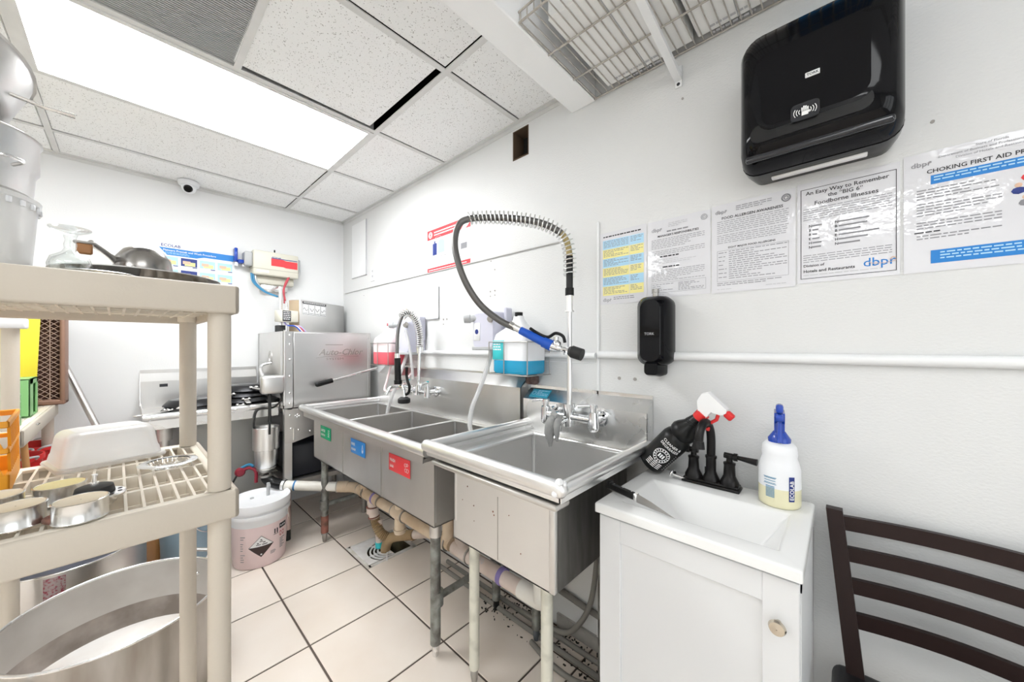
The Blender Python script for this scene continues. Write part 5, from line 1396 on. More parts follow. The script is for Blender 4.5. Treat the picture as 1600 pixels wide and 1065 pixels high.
# shaker door: frame, recessed panel, knob
dx0, dx1, dz0, dz1, dy = VX0+.010, VX1-.006, .092, VZ-.034, VY0+.012
st = .062
b = MB().rbox(dx0, dx0+st, dy, dy+.018, dz0, dz1, .0015, 1, smooth=False).rbox(dx1-st, dx1, dy, dy+.018, dz0, dz1, .0015, 1, smooth=False)
b.rbox(dx0+st, dx1-st, dy, dy+.018, dz1-st, dz1, .0015, 1, smooth=False).rbox(dx0+st, dx1-st, dy, dy+.018, dz0, dz0+st, .0015, 1, smooth=False)
vd = b.build('door', m_cab, vn)
MB().box(dx0+st-.002, dx1-st+.002, dy+.007, dy+.014, dz0+st-.002, dz1-st+.002).build('door_panel', m_cab, vd)
MB().lathe([(.001,0),(.005,0),(.005,.012),(.013,.016),(.0155,.021),(.013,.027),(.001,.029)], (0,0,0), 20, T=frame((3.262, dy, .712), (1,0,0), (0,0,1)) @ Matrix.Diagonal((1,1,1,1))).build('knob', m_knob, vd)
# moulded top with an integral basin
hx0, hx1, hy0, hy1 = VX0+.055, VX1-.045, VY0+.060, VY1-.130
bx0, bx1, by0, by1, bz = hx0+.12, hx1-.06, hy0+.035, hy1-.055, VZ-.095
zt_, zb_ = VZ, VZ-.026
V = [(VX0,VY0,zt_),(VX1,VY0,zt_),(VX1,VY1,zt_),(VX0,VY1,zt_),(hx0,hy0,zt_),(hx1,hy0,zt_),(hx1,hy1,zt_),(hx0,hy1,zt_),
     (bx0,by0,bz),(bx1,by0,bz),(bx1,by1,bz),(bx0,by1,bz),(VX0,VY0,zb_),(VX1,VY0,zb_),(VX1,VY1,zb_),(VX0,VY1,zb_)]
F = [(0,1,5,4),(1,2,6,5),(2,3,7,6),(3,0,4,7),(4,5,9,8),(5,6,10,9),(6,7,11,10),(7,4,8,11),(8,9,10,11),(0,12,13,1),(1,13,14,2),(2,14,15,3),(3,15,12,0)]
bm = bmesh.new()
vs = [bm.verts.new(v) for v in V]
for f in F: bm.faces.new([vs[i] for i in f])
bm.normal_update()
bm.edges.ensure_lookup_table()
bmesh.ops.bevel(bm, geom=[e for e in bm.edges if e.is_manifold], offset=.006, segments=3, affect='EDGES', profile=.6)
bm.verts.index_update()
tb_ = MB(); tb_.add([v.co.copy() for v in bm.verts], [[v.index for v in f.verts] for f in bm.faces], 0, True); bm.free()
vt = tb_.build('basin_top', m_white, vn)
MB().lathe([(.001,.002),(.018,.002),(.022,.0),(.022,-.004)], ((bx0+bx1)/2, (by0+by1)/2+.02, bz+.003), 18).build('drain', m_bronze, vt)
# bronze centre-set faucet
fa = thing('basin_faucet', 'black bronze two-handle faucet on the white vanity', 'faucet', (3.052, -.086, VZ))
b = MB().rbox(-.082, .082, -.026, .026, 0, .010, .004, 2).rbox(-.078, .078, -.023, .023, .010, .017, .004, 2)
b.build('base_plate', m_bronze, fa)
def fhandle(x, s):
    h = MB().lathe([(.026,.016),(.026,.024),(.021,.034),(.0165,.044),(.0150,.075),(.0165,.078),(.0165,.083),(.009,.086),(.0085,.096),(.013,.098),(.013,.108),(.001,.110)], (x,0,0), 20).build('valve_body', m_bronze, fa)
    MB().cyl((x-s*.014,0,.104), (x+s*.020,-.002,.103), .009, n=12).cyl((x+s*.012,-.002,.103), (x+s*.022,-.002,.103), .0115, n=12).cyl((x+s*.020,-.002,.103), (x+s*.072,-.006,.100), .006, .0098, n=12).build('lever', m_bronze, h)
fhandle(-.051, -1); fhandle(.051, 1)
MB().lathe([(.024,.016),(.024,.024),(.018,.036),(.0145,.046),(.0145,.085),(.0165,.088),(.0165,.094),(.0125,.097)], (0,0,0), 20).tube(spl([(0,0,.09),(0,0,.15),(-.002,-.008,.182),(-.006,-.028,.202),(-.010,-.052,.200),(-.014,-.070,.178),(-.015,-.076,.145)], 7), .0125, 14).cyl((-.015,-.0755,.152), (-.016,-.077,.130), .0145, .0185, n=18).build('spout', m_bronze, fa)
MB().cyl((-.02,.018,.015), (-.02,.018,.05), .003, n=8).build('lift_rod', m_bronze, fa)
stp = thing('sink_stopper', 'small metal sink stopper lying beside the black faucet', 'stopper', (2.945, -.115, VZ))
MB().lathe([(.001,.003),(.014,.003),(.016,0),(.014,-.003),(.001,-.003)], (0,0,0), 16, T=frame((0,0,.016), (.3,.9,0), (.2,-.1,1))).build('disc', m_steelh, stp)
MB().cyl((0,0,.016), (.04,.012,.006), .004, n=8).build('stem', m_steelh, stp)

# black spray bottle leaning over between prep sink and vanity
ax = Vector((.66, -.06, .75)).normalized()
sx = Vector((0,-1,0)); sx = (sx - ax*sx.dot(ax)).normalized(); sy = ax.cross(sx)
Tb = Matrix((sx, sy, ax)).transposed().to_4x4(); Tb.translation = Vector((2.888, -.096, .8985))
Tb = Tb @ Matrix.Scale(1.24, 4)
bb = thing('spray_bottle', 'black spray bottle tipped against the prep sink', 'spray bottle', (0,0,0))
MB().lathe([(.001,0),(.033,0),(.037,.004),(.0375,.012),(.0375,.105),(.034,.118),(.029,.124),(.033,.130),(.034,.140),(.030,.150),(.021,.165),(.0155,.190),(.0145,.198)], (0,0,-.03), 28, T=Tb).build('body', m_blacks, bb)
for k in range(6): MB().lathe([(.0195-k*.0012,.0),(.0205-k*.0012,.0015),(.0195-k*.0012,.003)], (0,0,.140+k*.0045), 18, T=Tb).build('ridge', m_blacks, bb)
MB().lathe([(.001,.182),(.016,.182),(.0165,.166),(.0155,.162)], (0,0,0), 18, T=Tb).build('collar', m_red, bb)
# the print faces the aisle: angle measured around the bottle
def bwrap(s, t, r=.0380):
    a = s/r + .25
    return Tb @ Vector((r*math.cos(a), r*math.sin(a), t-.03))
p = MB()
def bprint(txt, size, t, bold=.01, xs=1):
    q = MB(); text(q, txt, size, Matrix.Identity(4), 0, 'CENTER', bold, xs)
    p.add([bwrap(v[0], t+v[1]) for v in q.v], q.f, 0)
bprint('CLEANER &', .0105, .097); bprint('DEGREASER', .0105, .086)
for r in (.021, .0135): p.tube([bwrap(r*math.cos(k*PI/12), .058+r*math.sin(k*PI/12)) for k in range(24)], .0011, 4, closed=True)
for k in range(16):
    a = 2*PI*k/16; q = [(.0155,a-.08),(.0195,a-.08),(.0195,a+.08),(.0155,a+.08)]
    p.add([bwrap(r*math.cos(t), .058+r*math.sin(t)) for r, t in q], [(0,1,2,3)], 0)
for k in range(3): p.add([bwrap(-.008+k*.006,.052), bwrap(-.004+k*.006,.052), bwrap(-.004+k*.006,.064), bwrap(-.008+k*.006,.064)], [(0,1,2,3)], 0)
rng = random.Random(15)
for k in range(4):
    for j in range(3): 
        s0 = -.02+j*.014; p.add([bwrap(s0,.016+k*.0052), bwrap(s0+.012,.016+k*.0052), bwrap(s0+.012,.0185+k*.0052), bwrap(s0,.0185+k*.0052)], [(0,1,2,3)], 0)
for k in range(9): p.add([bwrap(.030,.020+k*.007), bwrap(.047,.020+k*.007), bwrap(.047,.023+k*.007), bwrap(.030,.023+k*.007)], [(0,1,2,3)], 0)
p.build('printed_label', m_pw, bb)
def trig(par, T, mshell, mnoz, mtrig):
    """trigger sprayer; local z up the neck, local -y the spraying direction"""
    pts = [(-.012,.0),(-.010,.020),(-.030,.030),(-.034,.042),(-.030,.050),(.026,.052),(.034,.040),(.030,.018),(.012,.0)]
    Tp = T @ Matrix(((0,0,1,0),(1,0,0,0),(0,1,0,0),(0,0,0,1)))
    MB().prism(pts, -.011, .011, 0, Tp).build('sprayer_shell', mshell, par)
    MB().rbox(-.008, .008, -.052, -.032, .032, .049, .003, 1, T=T).build('nozzle', mnoz, par)
    MB().tube([T @ Vector((0,-.022,.030)), T @ Vector((0,-.030,.012)), T @ Vector((0,-.026,-.006)), T @ Vector((0,-.034,-.024))], .0055, 8).build('trigger', mtrig, par)
# sprayer of the black bottle points along the wall
nx = Vector((-ax.z, 0, ax.x)).normalized()   # up-left, across the neck
Tn = Matrix((Vector((0,-1,0)), nx, ax)).transposed().to_4x4()
Tn = Matrix((nx.cross(ax), nx, ax)).transposed().to_4x4(); Tn.translation = Tb @ Vector((0,0,.180))
Tn = Tn @ Matrix.Scale(1.25, 4)
trig(bb, Tn, m_pw, m_red, m_red)

# clear spray bottle with blue sprayer
eb = thing('spray_bottle', 'translucent spray bottle with a blue sprayer on the vanity', 'spray bottle', (3.228, -.100, VZ))
eb.scale = (1.08, 1.08, 1.10)
MB().lathe([(.001,0),(.040,0),(.0445,.004),(.0450,.012),(.0450,.048)], (0,0,0), 32).build('liquid_body', m_yelliq, eb)
MB().lathe([(.0450,.048),(.0445,.092),(.041,.108),(.037,.120),(.0385,.130),(.0365,.148),(.030,.156),(.014,.160)], (0,0,0), 32).build('upper_body', m_jug, eb)
p = MB(); A1 = math.atan2(-1.245, .13)
def ewrap(s, t, r=.0456):
    a = A1 + s/r; return (r*math.cos(a), r*math.sin(a), t)
def epatch(s0, s1, t0, t1, m, n=4, r=.0456):
    for i in range(n):
        a, c = s0+(s1-s0)*i/n, s0+(s1-s0)*(i+1)/n
        p.add([ewrap(a,t0,r), ewrap(c,t0,r), ewrap(c,t1,r), ewrap(a,t1,r)], [(0,1,2,3)], m)
epatch(.020, .033, .022, .082, 0)
q = MB(); text(q, 'ECOLAB', .0125, Matrix.Identity(4), 0, 'LEFT', .02)
p.add([ewrap(.031-v[1], .026+v[0], .0462) for v in q.v], q.f, 1)
for k in range(9): epatch(-.030, -.010, .026+k*.0032, .028+k*.0032, 2)
for k in range(3): epatch(-.034, -.008, .060+k*.006, .0615+k*.006, 2)
epatch(-.036, -.006, .074, .0755, 2); epatch(-.036, -.006, .058, .0590, 2)
p.build('printed_label', [m_pn, m_pw, M('print_teal_grey', (.10,.28,.42), .5)], eb)
MB().lathe([(.024,.156),(.025,.166),(.018,.176),(.013,.184),(.001,.186)], (0,0,0), 20).build('collar', m_bluep, eb)
Te = Matrix.Translation((0,0,.184)) @ Matrix.Rotation(.12, 4, 'Z')
trig(eb, Te, m_bluep, m_bluep, m_bluep)
b = MB().rbox(-.011, .011, -.014, .012, -.004, .052, .005, 2, T=Te).rbox(-.008, .008, -.040, -.005, .050, .072, .006, 2, T=Te).build('sprayer_body', m_bluep, eb)

# kitchen knife on the vanity's edge
kn = thing('kitchen_knife', 'black handled kitchen knife lying on the vanity edge', 'knife', (2.838, -.352, VZ+.004), math.atan2(-.055, .20))
b = MB().rbox(.0, .012, -.010, .010, .008, .030, .004, 2).rbox(.008, .098, -.008, .008, .006, .026, .005, 2)
kh = b.build('handle', m_blacks, kn)
for x in (.022, .055, .086): MB().cyl((x,0,.0255), (x,0,.0270), .0025, n=8).build('rivet', m_steelh, kh)
MB().box(.004, .104, -.0015, .0015, .003, .008).rbox(.096, .106, -.008, .008, .004, .026, .002, 1).build('bolster', m_steelh, kn)
MB().add([(.104,-.0012,.002),(.104,.0012,.002),(.222,0,.004),(.104,-.0012,.026),(.104,.0012,.026),(.15,0,.020)], [(0,2,5,3),(1,4,5,2),(0,1,2),(3,5,4)]).build('blade', m_steeld, kn)

# ================================================================== CHAIR
ch = thing('ladder_back_chair', 'dark brown ladder-back chair against the wall beside the vanity', 'chair', (0,0,0))
for s, nm in ((0, 'post'), (1, 'post')):
    def px(z): return (3.342 + (.845-z)*.105) if s == 0 else (3.778 - (.845-z)*.105)
    b = MB()
    pts = [(px(.848), -.062, .848), (px(.65), -.092, .65), (px(.46), -.120, .46)]
    lo = [(px(.46), -.120, .46), (px(.46), -.100, .22), (px(.46), -.050, .0)]
    def bar(a, c, w=.0165, d=.013):
        (x0,y0,z0), (x1,y1,z1) = a, c
        V = []
        for (x,y,z) in (a, c):
            for (dx, dy) in ((-w,-d),(w,-d),(w,d),(-w,d)): V.append((x+dx, y+dy, z))
        b.add(V, [(0,1,2,3),(7,6,5,4),(0,4,5,1),(1,5,6,2),(2,6,7,3),(3,7,4,0)])
    for q in (pts, lo):
        for i in range(2): bar(q[i], q[i+1])
    b.build(nm, m_wood, ch)
for k, z in enumerate((.816, .742, .668, .590)):
    xa = 3.342 + (.845-z)*.105; xb = 3.778 - (.845-z)*.105; ya = -.062 - (.848-z)*.15
    n = 14; V = []; F = []
    for i in range(n+1):
        u = i/n; x = xa + (xb-xa)*u; y = ya + .035*math.sin(PI*u)
        for (dy, dz) in ((-.007,-.018),(.007,-.018),(.007,.018),(-.007,.018)): V.append((x, y+dy, z+dz))
    for i in range(n):
        for j in range(4): F.append((i*4+j, i*4+(j+1)%4, (i+1)*4+(j+1)%4, (i+1)*4+j))
    b = MB(); b.add(V, F, 0, True); b.build('slat', m_wood, ch)
b = MB().rbox(3.338, 3.782, -.53, -.092, .418, .470, .024, 4); b.build('seat', m_seat, ch)
for x in (3.38, 3.74): MB().rbox(x-.016, x+.016, -.50, -.47, 0, .418, .003, 1, smooth=False).build('leg', m_wood, ch)
MB().rbox(3.385, 3.735, -.495, -.475, .36, .41, .003, 1, smooth=False).rbox(3.372, 3.392, -.49, -.11, .17, .195, .003, 1, smooth=False).rbox(3.728, 3.748, -.49, -.11, .17, .195, .003, 1, smooth=False).build('rail', m_wood, ch)

# ================================================================== PLASTIC SHELVING
def shelving(label, loc, rotz, L, D, tiers, posts_z, grid=True, pitch=.0265, mat=None):
    """origin at the near right corner; local -y along the length, local -x the depth"""
    t = thing('plastic_shelving', label, 'shelving unit', loc, rotz, 'plastic shelving units')
    for (px, py) in ((-.034, -.032), (-D+.036, -.032), (-.034, -L+.032), (-D+.036, -L+.032)):
        zs = [0] + [z for z in tiers]
        for i in range(len(zs)-1):
            z0 = zs[i]; z1 = zs[i+1]-.060
            MB().cyl((px, py, z0), (px, py, z1), .0218, n=20).build('post', m_beige, t)
    cb_ = MB().box(-D+.03, -.03, -.0025, .0025, -.046, 0).build('grid_bar', m_beigel, data_only=True)
    for z in tiers:
        b = MB()
        b.rbox(-.014, 0, -L, 0, z-.066, z, .006, 2).rbox(-D, -D+.014, -L, 0, z-.066, z, .006, 2)
        b.rbox(-D, 0, -.014, 0, z-.066, z, .006, 2).rbox(-D, 0, -L, -L+.014, z-.066, z, .006, 2)
        sh = b.build('shelf_rim', m_beige, t)
        b = MB().rbox(-.036, -.012, -L+.012, -.012, z-.010, z-.001, .002, 1).rbox(-D+.012, -D+.036, -L+.012, -.012, z-.010, z-.001, .002, 1)
        b.rbox(-D+.012, -.012, -.030, -.012, z-.010, z-.001, .002, 1).rbox(-D+.012, -.012, -L+.012, -L+.030, z-.010, z-.001, .002, 1)
        for (px, py) in ((-.034, -.032), (-D+.036, -.032), (-.034, -L+.032), (-D+.036, -L+.032)):
            b.cyl((px, py, z-.062), (px, py, z-.002), .027, n=18)
        b.build('shelf_ledge', m_beigel, t)
        n = int((L-.05)/pitch)
        for k in range(1, n+1): shared('grid_bar', cb_, t, (0, -.022-k*pitch, z-.002))
        rows = 8
        lb = MB().box(-.0018, .0018, -L+.02, -.02, -.046, -.012).build('grid_bar', m_beigel, data_only=True)
        lw = MB().box(-.007, .007, -L+.02, -.02, -.046, .0005).build('grid_bar', m_beigel, data_only=True)
        for k in range(1, rows):
            shared('grid_bar', lw if k in (2, 4, 6) else lb, t, (-.03-(D-.06)*k/rows, 0, z-.0025))
    return t
PH = math.radians(.85)
shelving('near beige plastic shelving unit in front of the big pot', (2.318, -1.166, 0), PH, .92, .62, (.944, 1.4205), None)
shelving('far beige plastic shelving unit against the back wall', (.115, -1.612, 0), math.radians(90), .985, .46, (.50, .962), None)
fu = [o for o in bpy.data.objects if o.name.startswith('plastic_shelving')][-1]
for px_ in (-.034, -.424): MB().cyl((px_, -.953, .962), (px_, -.953, 1.345), .0218, n=20).build('post', m_beige, fu)
MB().rbox(-.46, .004, -.985, -.915, 1.345, 1.385, .006, 2).build('lit_shelf_lip', m_jug, fu)  # shelf lip coloured white to show it brightly lit

ZT, ZM = 1.4207, .9445
# ---- on the near unit's top tier
pn = thing('wide_pan', 'wide shallow steel pan on the top shelf under the dome bowl', 'pan', (2.045, -1.318, ZT))
MB().lathe([(.001,.002),(.095,.002),(.115,.010),(.150,.036),(.152,.036),(.117,.007),(.096,-.0),(.001,0)], (0,0,0), 40).build('body', m_oldsteel, pn)
MB().lathe([(.1495,.0355),(.1525,.0365),(.1535,.034)], (0,0,0), 40).build('rim', m_steelh, pn)
la = thing('ladle_bowl', 'upturned steel ladle bowl resting in the wide pan', 'ladle', (2.085, -1.318, ZT+.010))
MB().lathe([(.001,.096),(.018,.094),(.036,.084),(.049,.064),(.054,.034),(.054,.002),(.052,.002),(.052,.034),(.047,.062),(.034,.081),(.001,.093)], (0,0,0), 30).build('bowl', m_oldsteel, la)
MB().tube(spl([(.012,-.044,.045), (.02,-.055,.058), (.04,-.076,.074), (.050,-.084,.078)], 5), [.007]*16, 10).build('neck', m_steeld, la)
MB().rbox(-.006, .006, -.024, .0, -.012, .012, .003, 1, T=Matrix.Translation((.056,-.080,.062))).build('handle', M('worn_wood_end', (.35,.16,.06), .5), la)
MB().rbox(-.008, .008, -.028, .003, .010, .016, .002, 1, T=Matrix.Translation((.056,-.080,.062))).build('handle_cap', m_steeld, la)
gl = thing('dessert_glass', 'upturned clear dessert glass on the top shelf', 'glass', (2.235, -1.423, ZT))
MB().lathe([(.027,.0),(.0285,.004),(.030,.02),(.026,.034),(.012,.044),(.008,.052),(.009,.060),(.007,.068),(.010,.080),(.026,.088),(.0285,.0905),(.0285,.0925),(.024,.093),(.001,.0895),(.001,.05),(.010,.041),(.024,.031),(.027,.02),(.0255,.004),(.0255,.0)], (0,0,0), 32).build('bowl', m_glass, gl)
pl_ = thing('steel_plate', 'shiny steel plate edge beside the upturned dessert glass', 'plate', (2.19, -1.385, ZT))
MB().lathe([(.001,.004),(.04,.004),(.058,.014),(.060,.013),(.042,.0),(.001,0)], (0,0,0), 30).build('dish', m_steelh, pl_)
# stack at the left end: tub, insert pan, saucepan
tb2 = thing('plastic_tub', 'white translucent plastic tub at the bottom of the stack on the top shelf', 'tub', (2.10, -1.587, ZT))
MB().lathe([(.001,0),(.095,0),(.102,.006),(.112,.150),(.116,.152),(.117,.160),(.113,.162),(.108,.150),(.099,.008),(.001,.004)], (0,0,0), 36).build('wall', m_frost, tb2)
nb = 30; b = MB()
for k in range(nb):
    a = 2*PI*k/nb; b.rbox(.112, .1165, -.004, .004, .138, .150, .001, 1, T=Matrix.Rotation(a, 4, 'Z'))
b.build('rim_teeth', m_jug, tb2)
ip = thing('insert_pot', 'galvanised steel pot with wire loops in the middle of the stack', 'pot', (2.10, -1.588, ZT+.163))
MB().lathe([(.001,0),(.098,0),(.106,.006),(.110,.055),(.115,.062),(.115,.118),(.119,.122),(.116,.124),(.111,.118),(.111,.064),(.104,.010),(.001,.004)], (0,0,0), 36).build('body', m_alu, ip)
for (a, z) in ((.45, .085), (.75, .05)):
    T = Matrix.Rotation(a, 4, 'Z')
    MB().tube(spl([T @ Vector((.112,-.018,z)), T @ Vector((.135,-.016,z+.004)), T @ Vector((.139,0,z+.005)), T @ Vector((.135,.016,z+.004)), T @ Vector((.112,.018,z))], 5), .0032, 8).build('loop_handle', m_steelh, ip)
sp_ = thing('saucepan', 'tilted aluminium saucepan on top of the stack', 'saucepan', (2.12, -1.612, ZT+.338))
Ts = Matrix.Rotation(math.radians(-9), 4, 'X') @ Matrix.Rotation(math.radians(-27), 4, 'Y')
MB().lathe([(.001,.0),(.078,.0),(.092,.006),(.104,.022),(.112,.120),(.116,.123),(.113,.125),(.108,.118),(.100,.024),(.088,.010),(.001,.005)], (0,0,0), 36, T=Ts).build('body', m_alu, sp_)
MB().lathe([(.001,-.0012),(.074,-.0012),(.078,-.0005)], (0,0,0), 30, T=Ts).build('scorched_base', M('scorched_base', (.50,.44,.26), .6, col2=(.30,.24,.12), nscale=12), sp_)
MB().tube([Ts @ Vector((.030,.095,.035)), Vector((.01,.145,.022)), Vector((.0,.187,.026))], [.004,.004,.0055], 8).build('handle', m_steelh, sp_)
# ---- on the near unit's middle tier
tub = thing('food_container', 'upturned translucent food container on the middle shelf', 'container', (1.765, -1.388, ZM), math.radians(14))
def rr_skin(secs, mat, nm, par, seg=6):
    """skin over rounded-rectangle rings (half x, half y, corner radius, z), closed at the top"""
    rings = []
    for (hx, hy, r, z) in secs:
        ring = []
        for (cx, cy, a_) in ((hx-r,hy-r,0),(-hx+r,hy-r,PI/2),(-hx+r,-hy+r,PI),(hx-r,-hy+r,3*PI/2)):
            for k in range(seg+1):
                q = a_ + PI/2*k/seg; ring.append((cx+r*math.cos(q), cy+r*math.sin(q), z))
        rings.append(ring)
    n = len(rings[0]); b_ = MB()
    b_.add([p_ for r_ in rings for p_ in r_], [(j*n+i, j*n+(i+1)%n, (j+1)*n+(i+1)%n, (j+1)*n+i) for j in range(len(rings)-1) for i in range(n)], 0, True)
    b_.add(rings[-1], [tuple(range(n))], 0, True)
    return b_.build(nm, mat, par)
rr_skin([(.086,.100,.022,.012),(.083,.097,.024,.030),(.081,.095,.024,.034),(.079,.093,.026,.050),(.0755,.0895,.028,.078),(.072,.086,.028,.088),(.065,.079,.026,.095),(.052,.066,.022,.098)], m_frost, 'body', tub)
rr_skin([(.094,.108,.024,.001),(.096,.110,.026,.006),(.094,.108,.026,.011),(.086,.100,.022,.0125)], m_frost, 'rim', tub)
st_ = thing('sink_strainer', 'steel mesh sink strainer lying on the middle shelf', 'strainer', (1.985, -1.268, ZM))
MB().lathe([(.044,.016),(.060,.015),(.062,.013),(.060,.0125),(.044,.0135)], (0,0,0), 36).build('flange', m_steelh, st_)
b = MB()
for k in range(26):
    a = 2*PI*k/26
    b.tube([(r*math.cos(a), r*math.sin(a), z) for r, z in ((.045,.014),(.040,.004),(.026,.0005),(.004,.0005))], .0009, 4)
for r, z in ((.042,.008),(.034,.002),(.025,.0008),(.016,.0006),(.008,.0006)):
    b.tube([(r*math.cos(2*PI*k/24), r*math.sin(2*PI*k/24), z) for k in range(24)], .0009, 4, closed=True)
b.build('mesh_basket', m_steelh, st_)
def tin(label, x, y, lidm, r=.0365, h=.040, z=ZM):
    t = thing('shallow_tin', label, 'tin', (x, y, z), group='shallow steel tins on the middle shelf')
    MB().lathe([(.001,.002),(r,.002),(r+.001,.004),(r,.006),(r,h-.003),(r+.001,h-.001),(r-.0005,h),(r-.002,h-.002),(r-.002,.004)], (0,0,0), 36).build('wall', m_steelh, t)
    MB().lathe([(.001,h-.0015),(r-.003,h-.0015),(r-.0015,h-.0005)], (0,0,0), 30).build('base_disc', lidm, t)
tin('shallow steel tin at the shelf front, nearest the black stopper', 2.278, -1.407, m_tintop)
tin('shallow steel tin with a yellowish base behind the black stopper', 2.128, -1.444, m_tiny)
tin('shallow steel tin touching the orange crate', 2.132, -1.525, m_tintop)
tin('shallow steel tin in the middle of the tin cluster', 2.235, -1.487, m_tintop)
tin('shallow steel tin at the shelf front, farthest from the stopper', 2.272, -1.572, m_tintop)
ll = thing('loose_lid', 'loose yellowish tin lid behind the shallow tins', 'lid', (2.035, -1.452, ZM))
MB().lathe([(.001,.006),(.034,.006),(.036,.003),(.034,0),(.001,0)], (0,0,0), 30).build('disc', m_tiny, ll)
rgp = thing('steel_ring', 'thin steel ring leaning on the tins', 'ring', (2.185, -1.56, ZM+.041))
MB().tube([(.030*math.cos(2*PI*k/28), .030*math.sin(2*PI*k/28), .003) for k in range(28)], .003, 8, closed=True).build('hoop', m_steelh, rgp)
so_ = thing('drain_stopper', 'black rubber drain stopper on a perforated steel disc', 'stopper', (2.205, -1.393, ZM+.016))
MB().lathe([(.001,-.016),(.020,-.016),(.026,-.010),(.030,.003)], (.008,.006,0), 24).build('drain_cup', m_steelh, so_)
MB().lathe([(.001,.010),(.038,.010),(.040,.007),(.038,.002),(.001,.002)], (.008,.006,0), 30).build('perforated_disc', m_steelh, so_)
b = MB()
for k in range(10):
    a = 2*PI*k/10; b.cyl((.008+.032*math.cos(a), .006+.032*math.sin(a), .0098), (.008+.032*math.cos(a), .006+.032*math.sin(a), .0106), .0035, n=8)
b.build('perforation', m_ink, so_)
MB().lathe([(.001,.026),(.022,.026),(.027,.024),(.030,.011),(.001,.011)], (0,0,0), 28).build('rubber_disc', m_rubber, so_)
MB().cyl((0,0,.026), (0,0,.032), .007, n=10).cyl((0,0,.032), (0,0,.045), .0035, n=10).cyl((0,0,.045), (0,0,.049), .005, n=10).build('stem', m_steelh, so_)
fr_ = thing('rusty_ferrule', 'small rusty ring piece beside the black stopper', 'ring', (2.262, -1.437, ZM))
MB().tube([(.013*math.cos(2*PI*k/18), .013*math.sin(2*PI*k/18), .007) for k in range(18)], .006, 8, closed=True).build('hoop', m_rust, fr_)
# orange slatted crate
oc = thing('slatted_crate', 'orange plastic crate with slanted openings on the middle shelf', 'crate', (1.72, -1.545, ZM), math.radians(4))
CL, CD, CH = .26, .26, .165
b = MB()
b.box(-.0, CD, -CL, 0, 0, .006)
for z0, z1 in ((0,.045), (.092,.104), (.150,CH)):
    b.rbox(0, CD, -.006, 0, z0, z1, .002, 1, smooth=False).rbox(0, CD, -CL, -CL+.006, z0, z1, .002, 1, smooth=False).rbox(CD-.006, CD, -CL, 0, z0, z1, .002, 1, smooth=False).rbox(0, .006, -CL, 0, z0, z1, .002, 1, smooth=False)
b.build('frame', m_orange, oc)
slat1 = MB().add([(-.004,-.005,0),(.004,-.005,0),(.022,-.005,.050),(.014,-.005,.050),(-.004,0,0),(.004,0,0),(.022,0,.050),(.014,0,.050)], [(0,1,2,3),(7,6,5,4),(0,4,5,1),(1,5,6,2),(2,6,7,3),(3,7,4,0)]).build('slat', m_orange, data_only=True)
for zz in (.044, .103):
    for k in range(9):
        shared('slat', slat1, oc, (.012+k*.026, 0, zz)); shared('slat', slat1, oc, (CD-.0, -.012-k*.026, zz), -PI/2)
# ---- floor behind the near unit
pot = thing('stock_pot', 'huge open aluminium stock pot on the floor behind the shelving', 'pot', (1.404, -1.366, 0))
R_ = .293; HH = .33
MB().lathe([(.001,0),(R_-.012,0),(R_-.003,.010),(R_,.03),(R_,HH-.004)], (0,0,0), 64).build('outer_wall', m_potout, pot)
MB().lathe([(R_-.006,HH-.004),(R_-.006,.17)], (0,0,0), 64).build('inner_wall', m_aluin, pot)
MB().lathe([(R_-.006,.17),(R_-.008,.10),(R_-.016,.088)], (0,0,0), 64).build('stained_band', M('stained_band', (.24,.205,.18), .55, metal=.2, col2=(.48,.43,.39), nscale=8, namt=.9, ramp=(.4,.75)), pot)
MB().lathe([(R_-.015,.088),(.10,.085),(.001,.085)], (0,0,0), 48).build('pot_floor', m_alubot, pot)
MB().tube([((R_-.003)*math.cos(2*PI*k/72), (R_-.003)*math.sin(2*PI*k/72), HH-.002) for k in range(72)], .0048, 8, closed=True).build('rim_bead', m_steelh, pot)
for a in (2.30, 2.30-PI):
    T = Matrix.Rotation(a, 4, 'Z')
    MB().tube([T @ Vector(q) for q in ((R_-.002,-.055,HH-.03),(R_+.045,-.05,HH+.0),(R_+.05,-.035,HH+.004),(R_+.05,.035,HH+.004),(R_+.045,.05,HH+.0),(R_-.002,.055,HH-.03))], .008, 10).build('loop_handle', m_alu, pot)
b = MB()
for (a, z) in ((2.18,.262),(2.24,.25),(2.30,.265),(2.22,.272)): b.sphere(((R_-.008)*math.cos(a), (R_-.008)*math.sin(a), z), .007, 8)
b.build('rivet', m_steelh, pot)
p2 = thing('steel_stock_pot', 'second steel stock pot standing behind the huge pot', 'pot', (.755, -1.525, 0))
R2 = .245
MB().lathe([(.001,0),(R2-.01,0),(R2,.012),(R2,.345)], (0,0,0), 56).build('outer_wall', m_alu, p2)
MB().lathe([(R2-.004,.345),(R2-.005,.02),(.001,.012)], (0,0,0), 56).build('inner_wall', M('bright_pot_inside', (.62,.63,.68), .35, metal=.9), p2)
MB().tube([((R2-.002)*math.cos(2*PI*k/64), (R2-.002)*math.sin(2*PI*k/64), .346) for k in range(64)], .004, 8, closed=True).build('rim_bead', m_steelh, p2)
MB().lathe([(R2+.0008,.20),(R2+.0008,.335)], (0,0,0), 12, a0=-.22, a1=.02).build('red_reflection', m_redrefl, p2)  # red reflection painted on the pot's side as speckle
blu = thing('plastic_bucket', 'pale blue bucket standing behind the white pail', 'bucket', (.645, -1.105, 0))
MB().lathe([(.001,0),(.105,0),(.110,.006),(.130,.30),(.136,.302),(.136,.318),(.131,.320),(.126,.30),(.106,.010),(.001,.008)], (0,0,0), 36).build('body', m_bluegrey, blu)
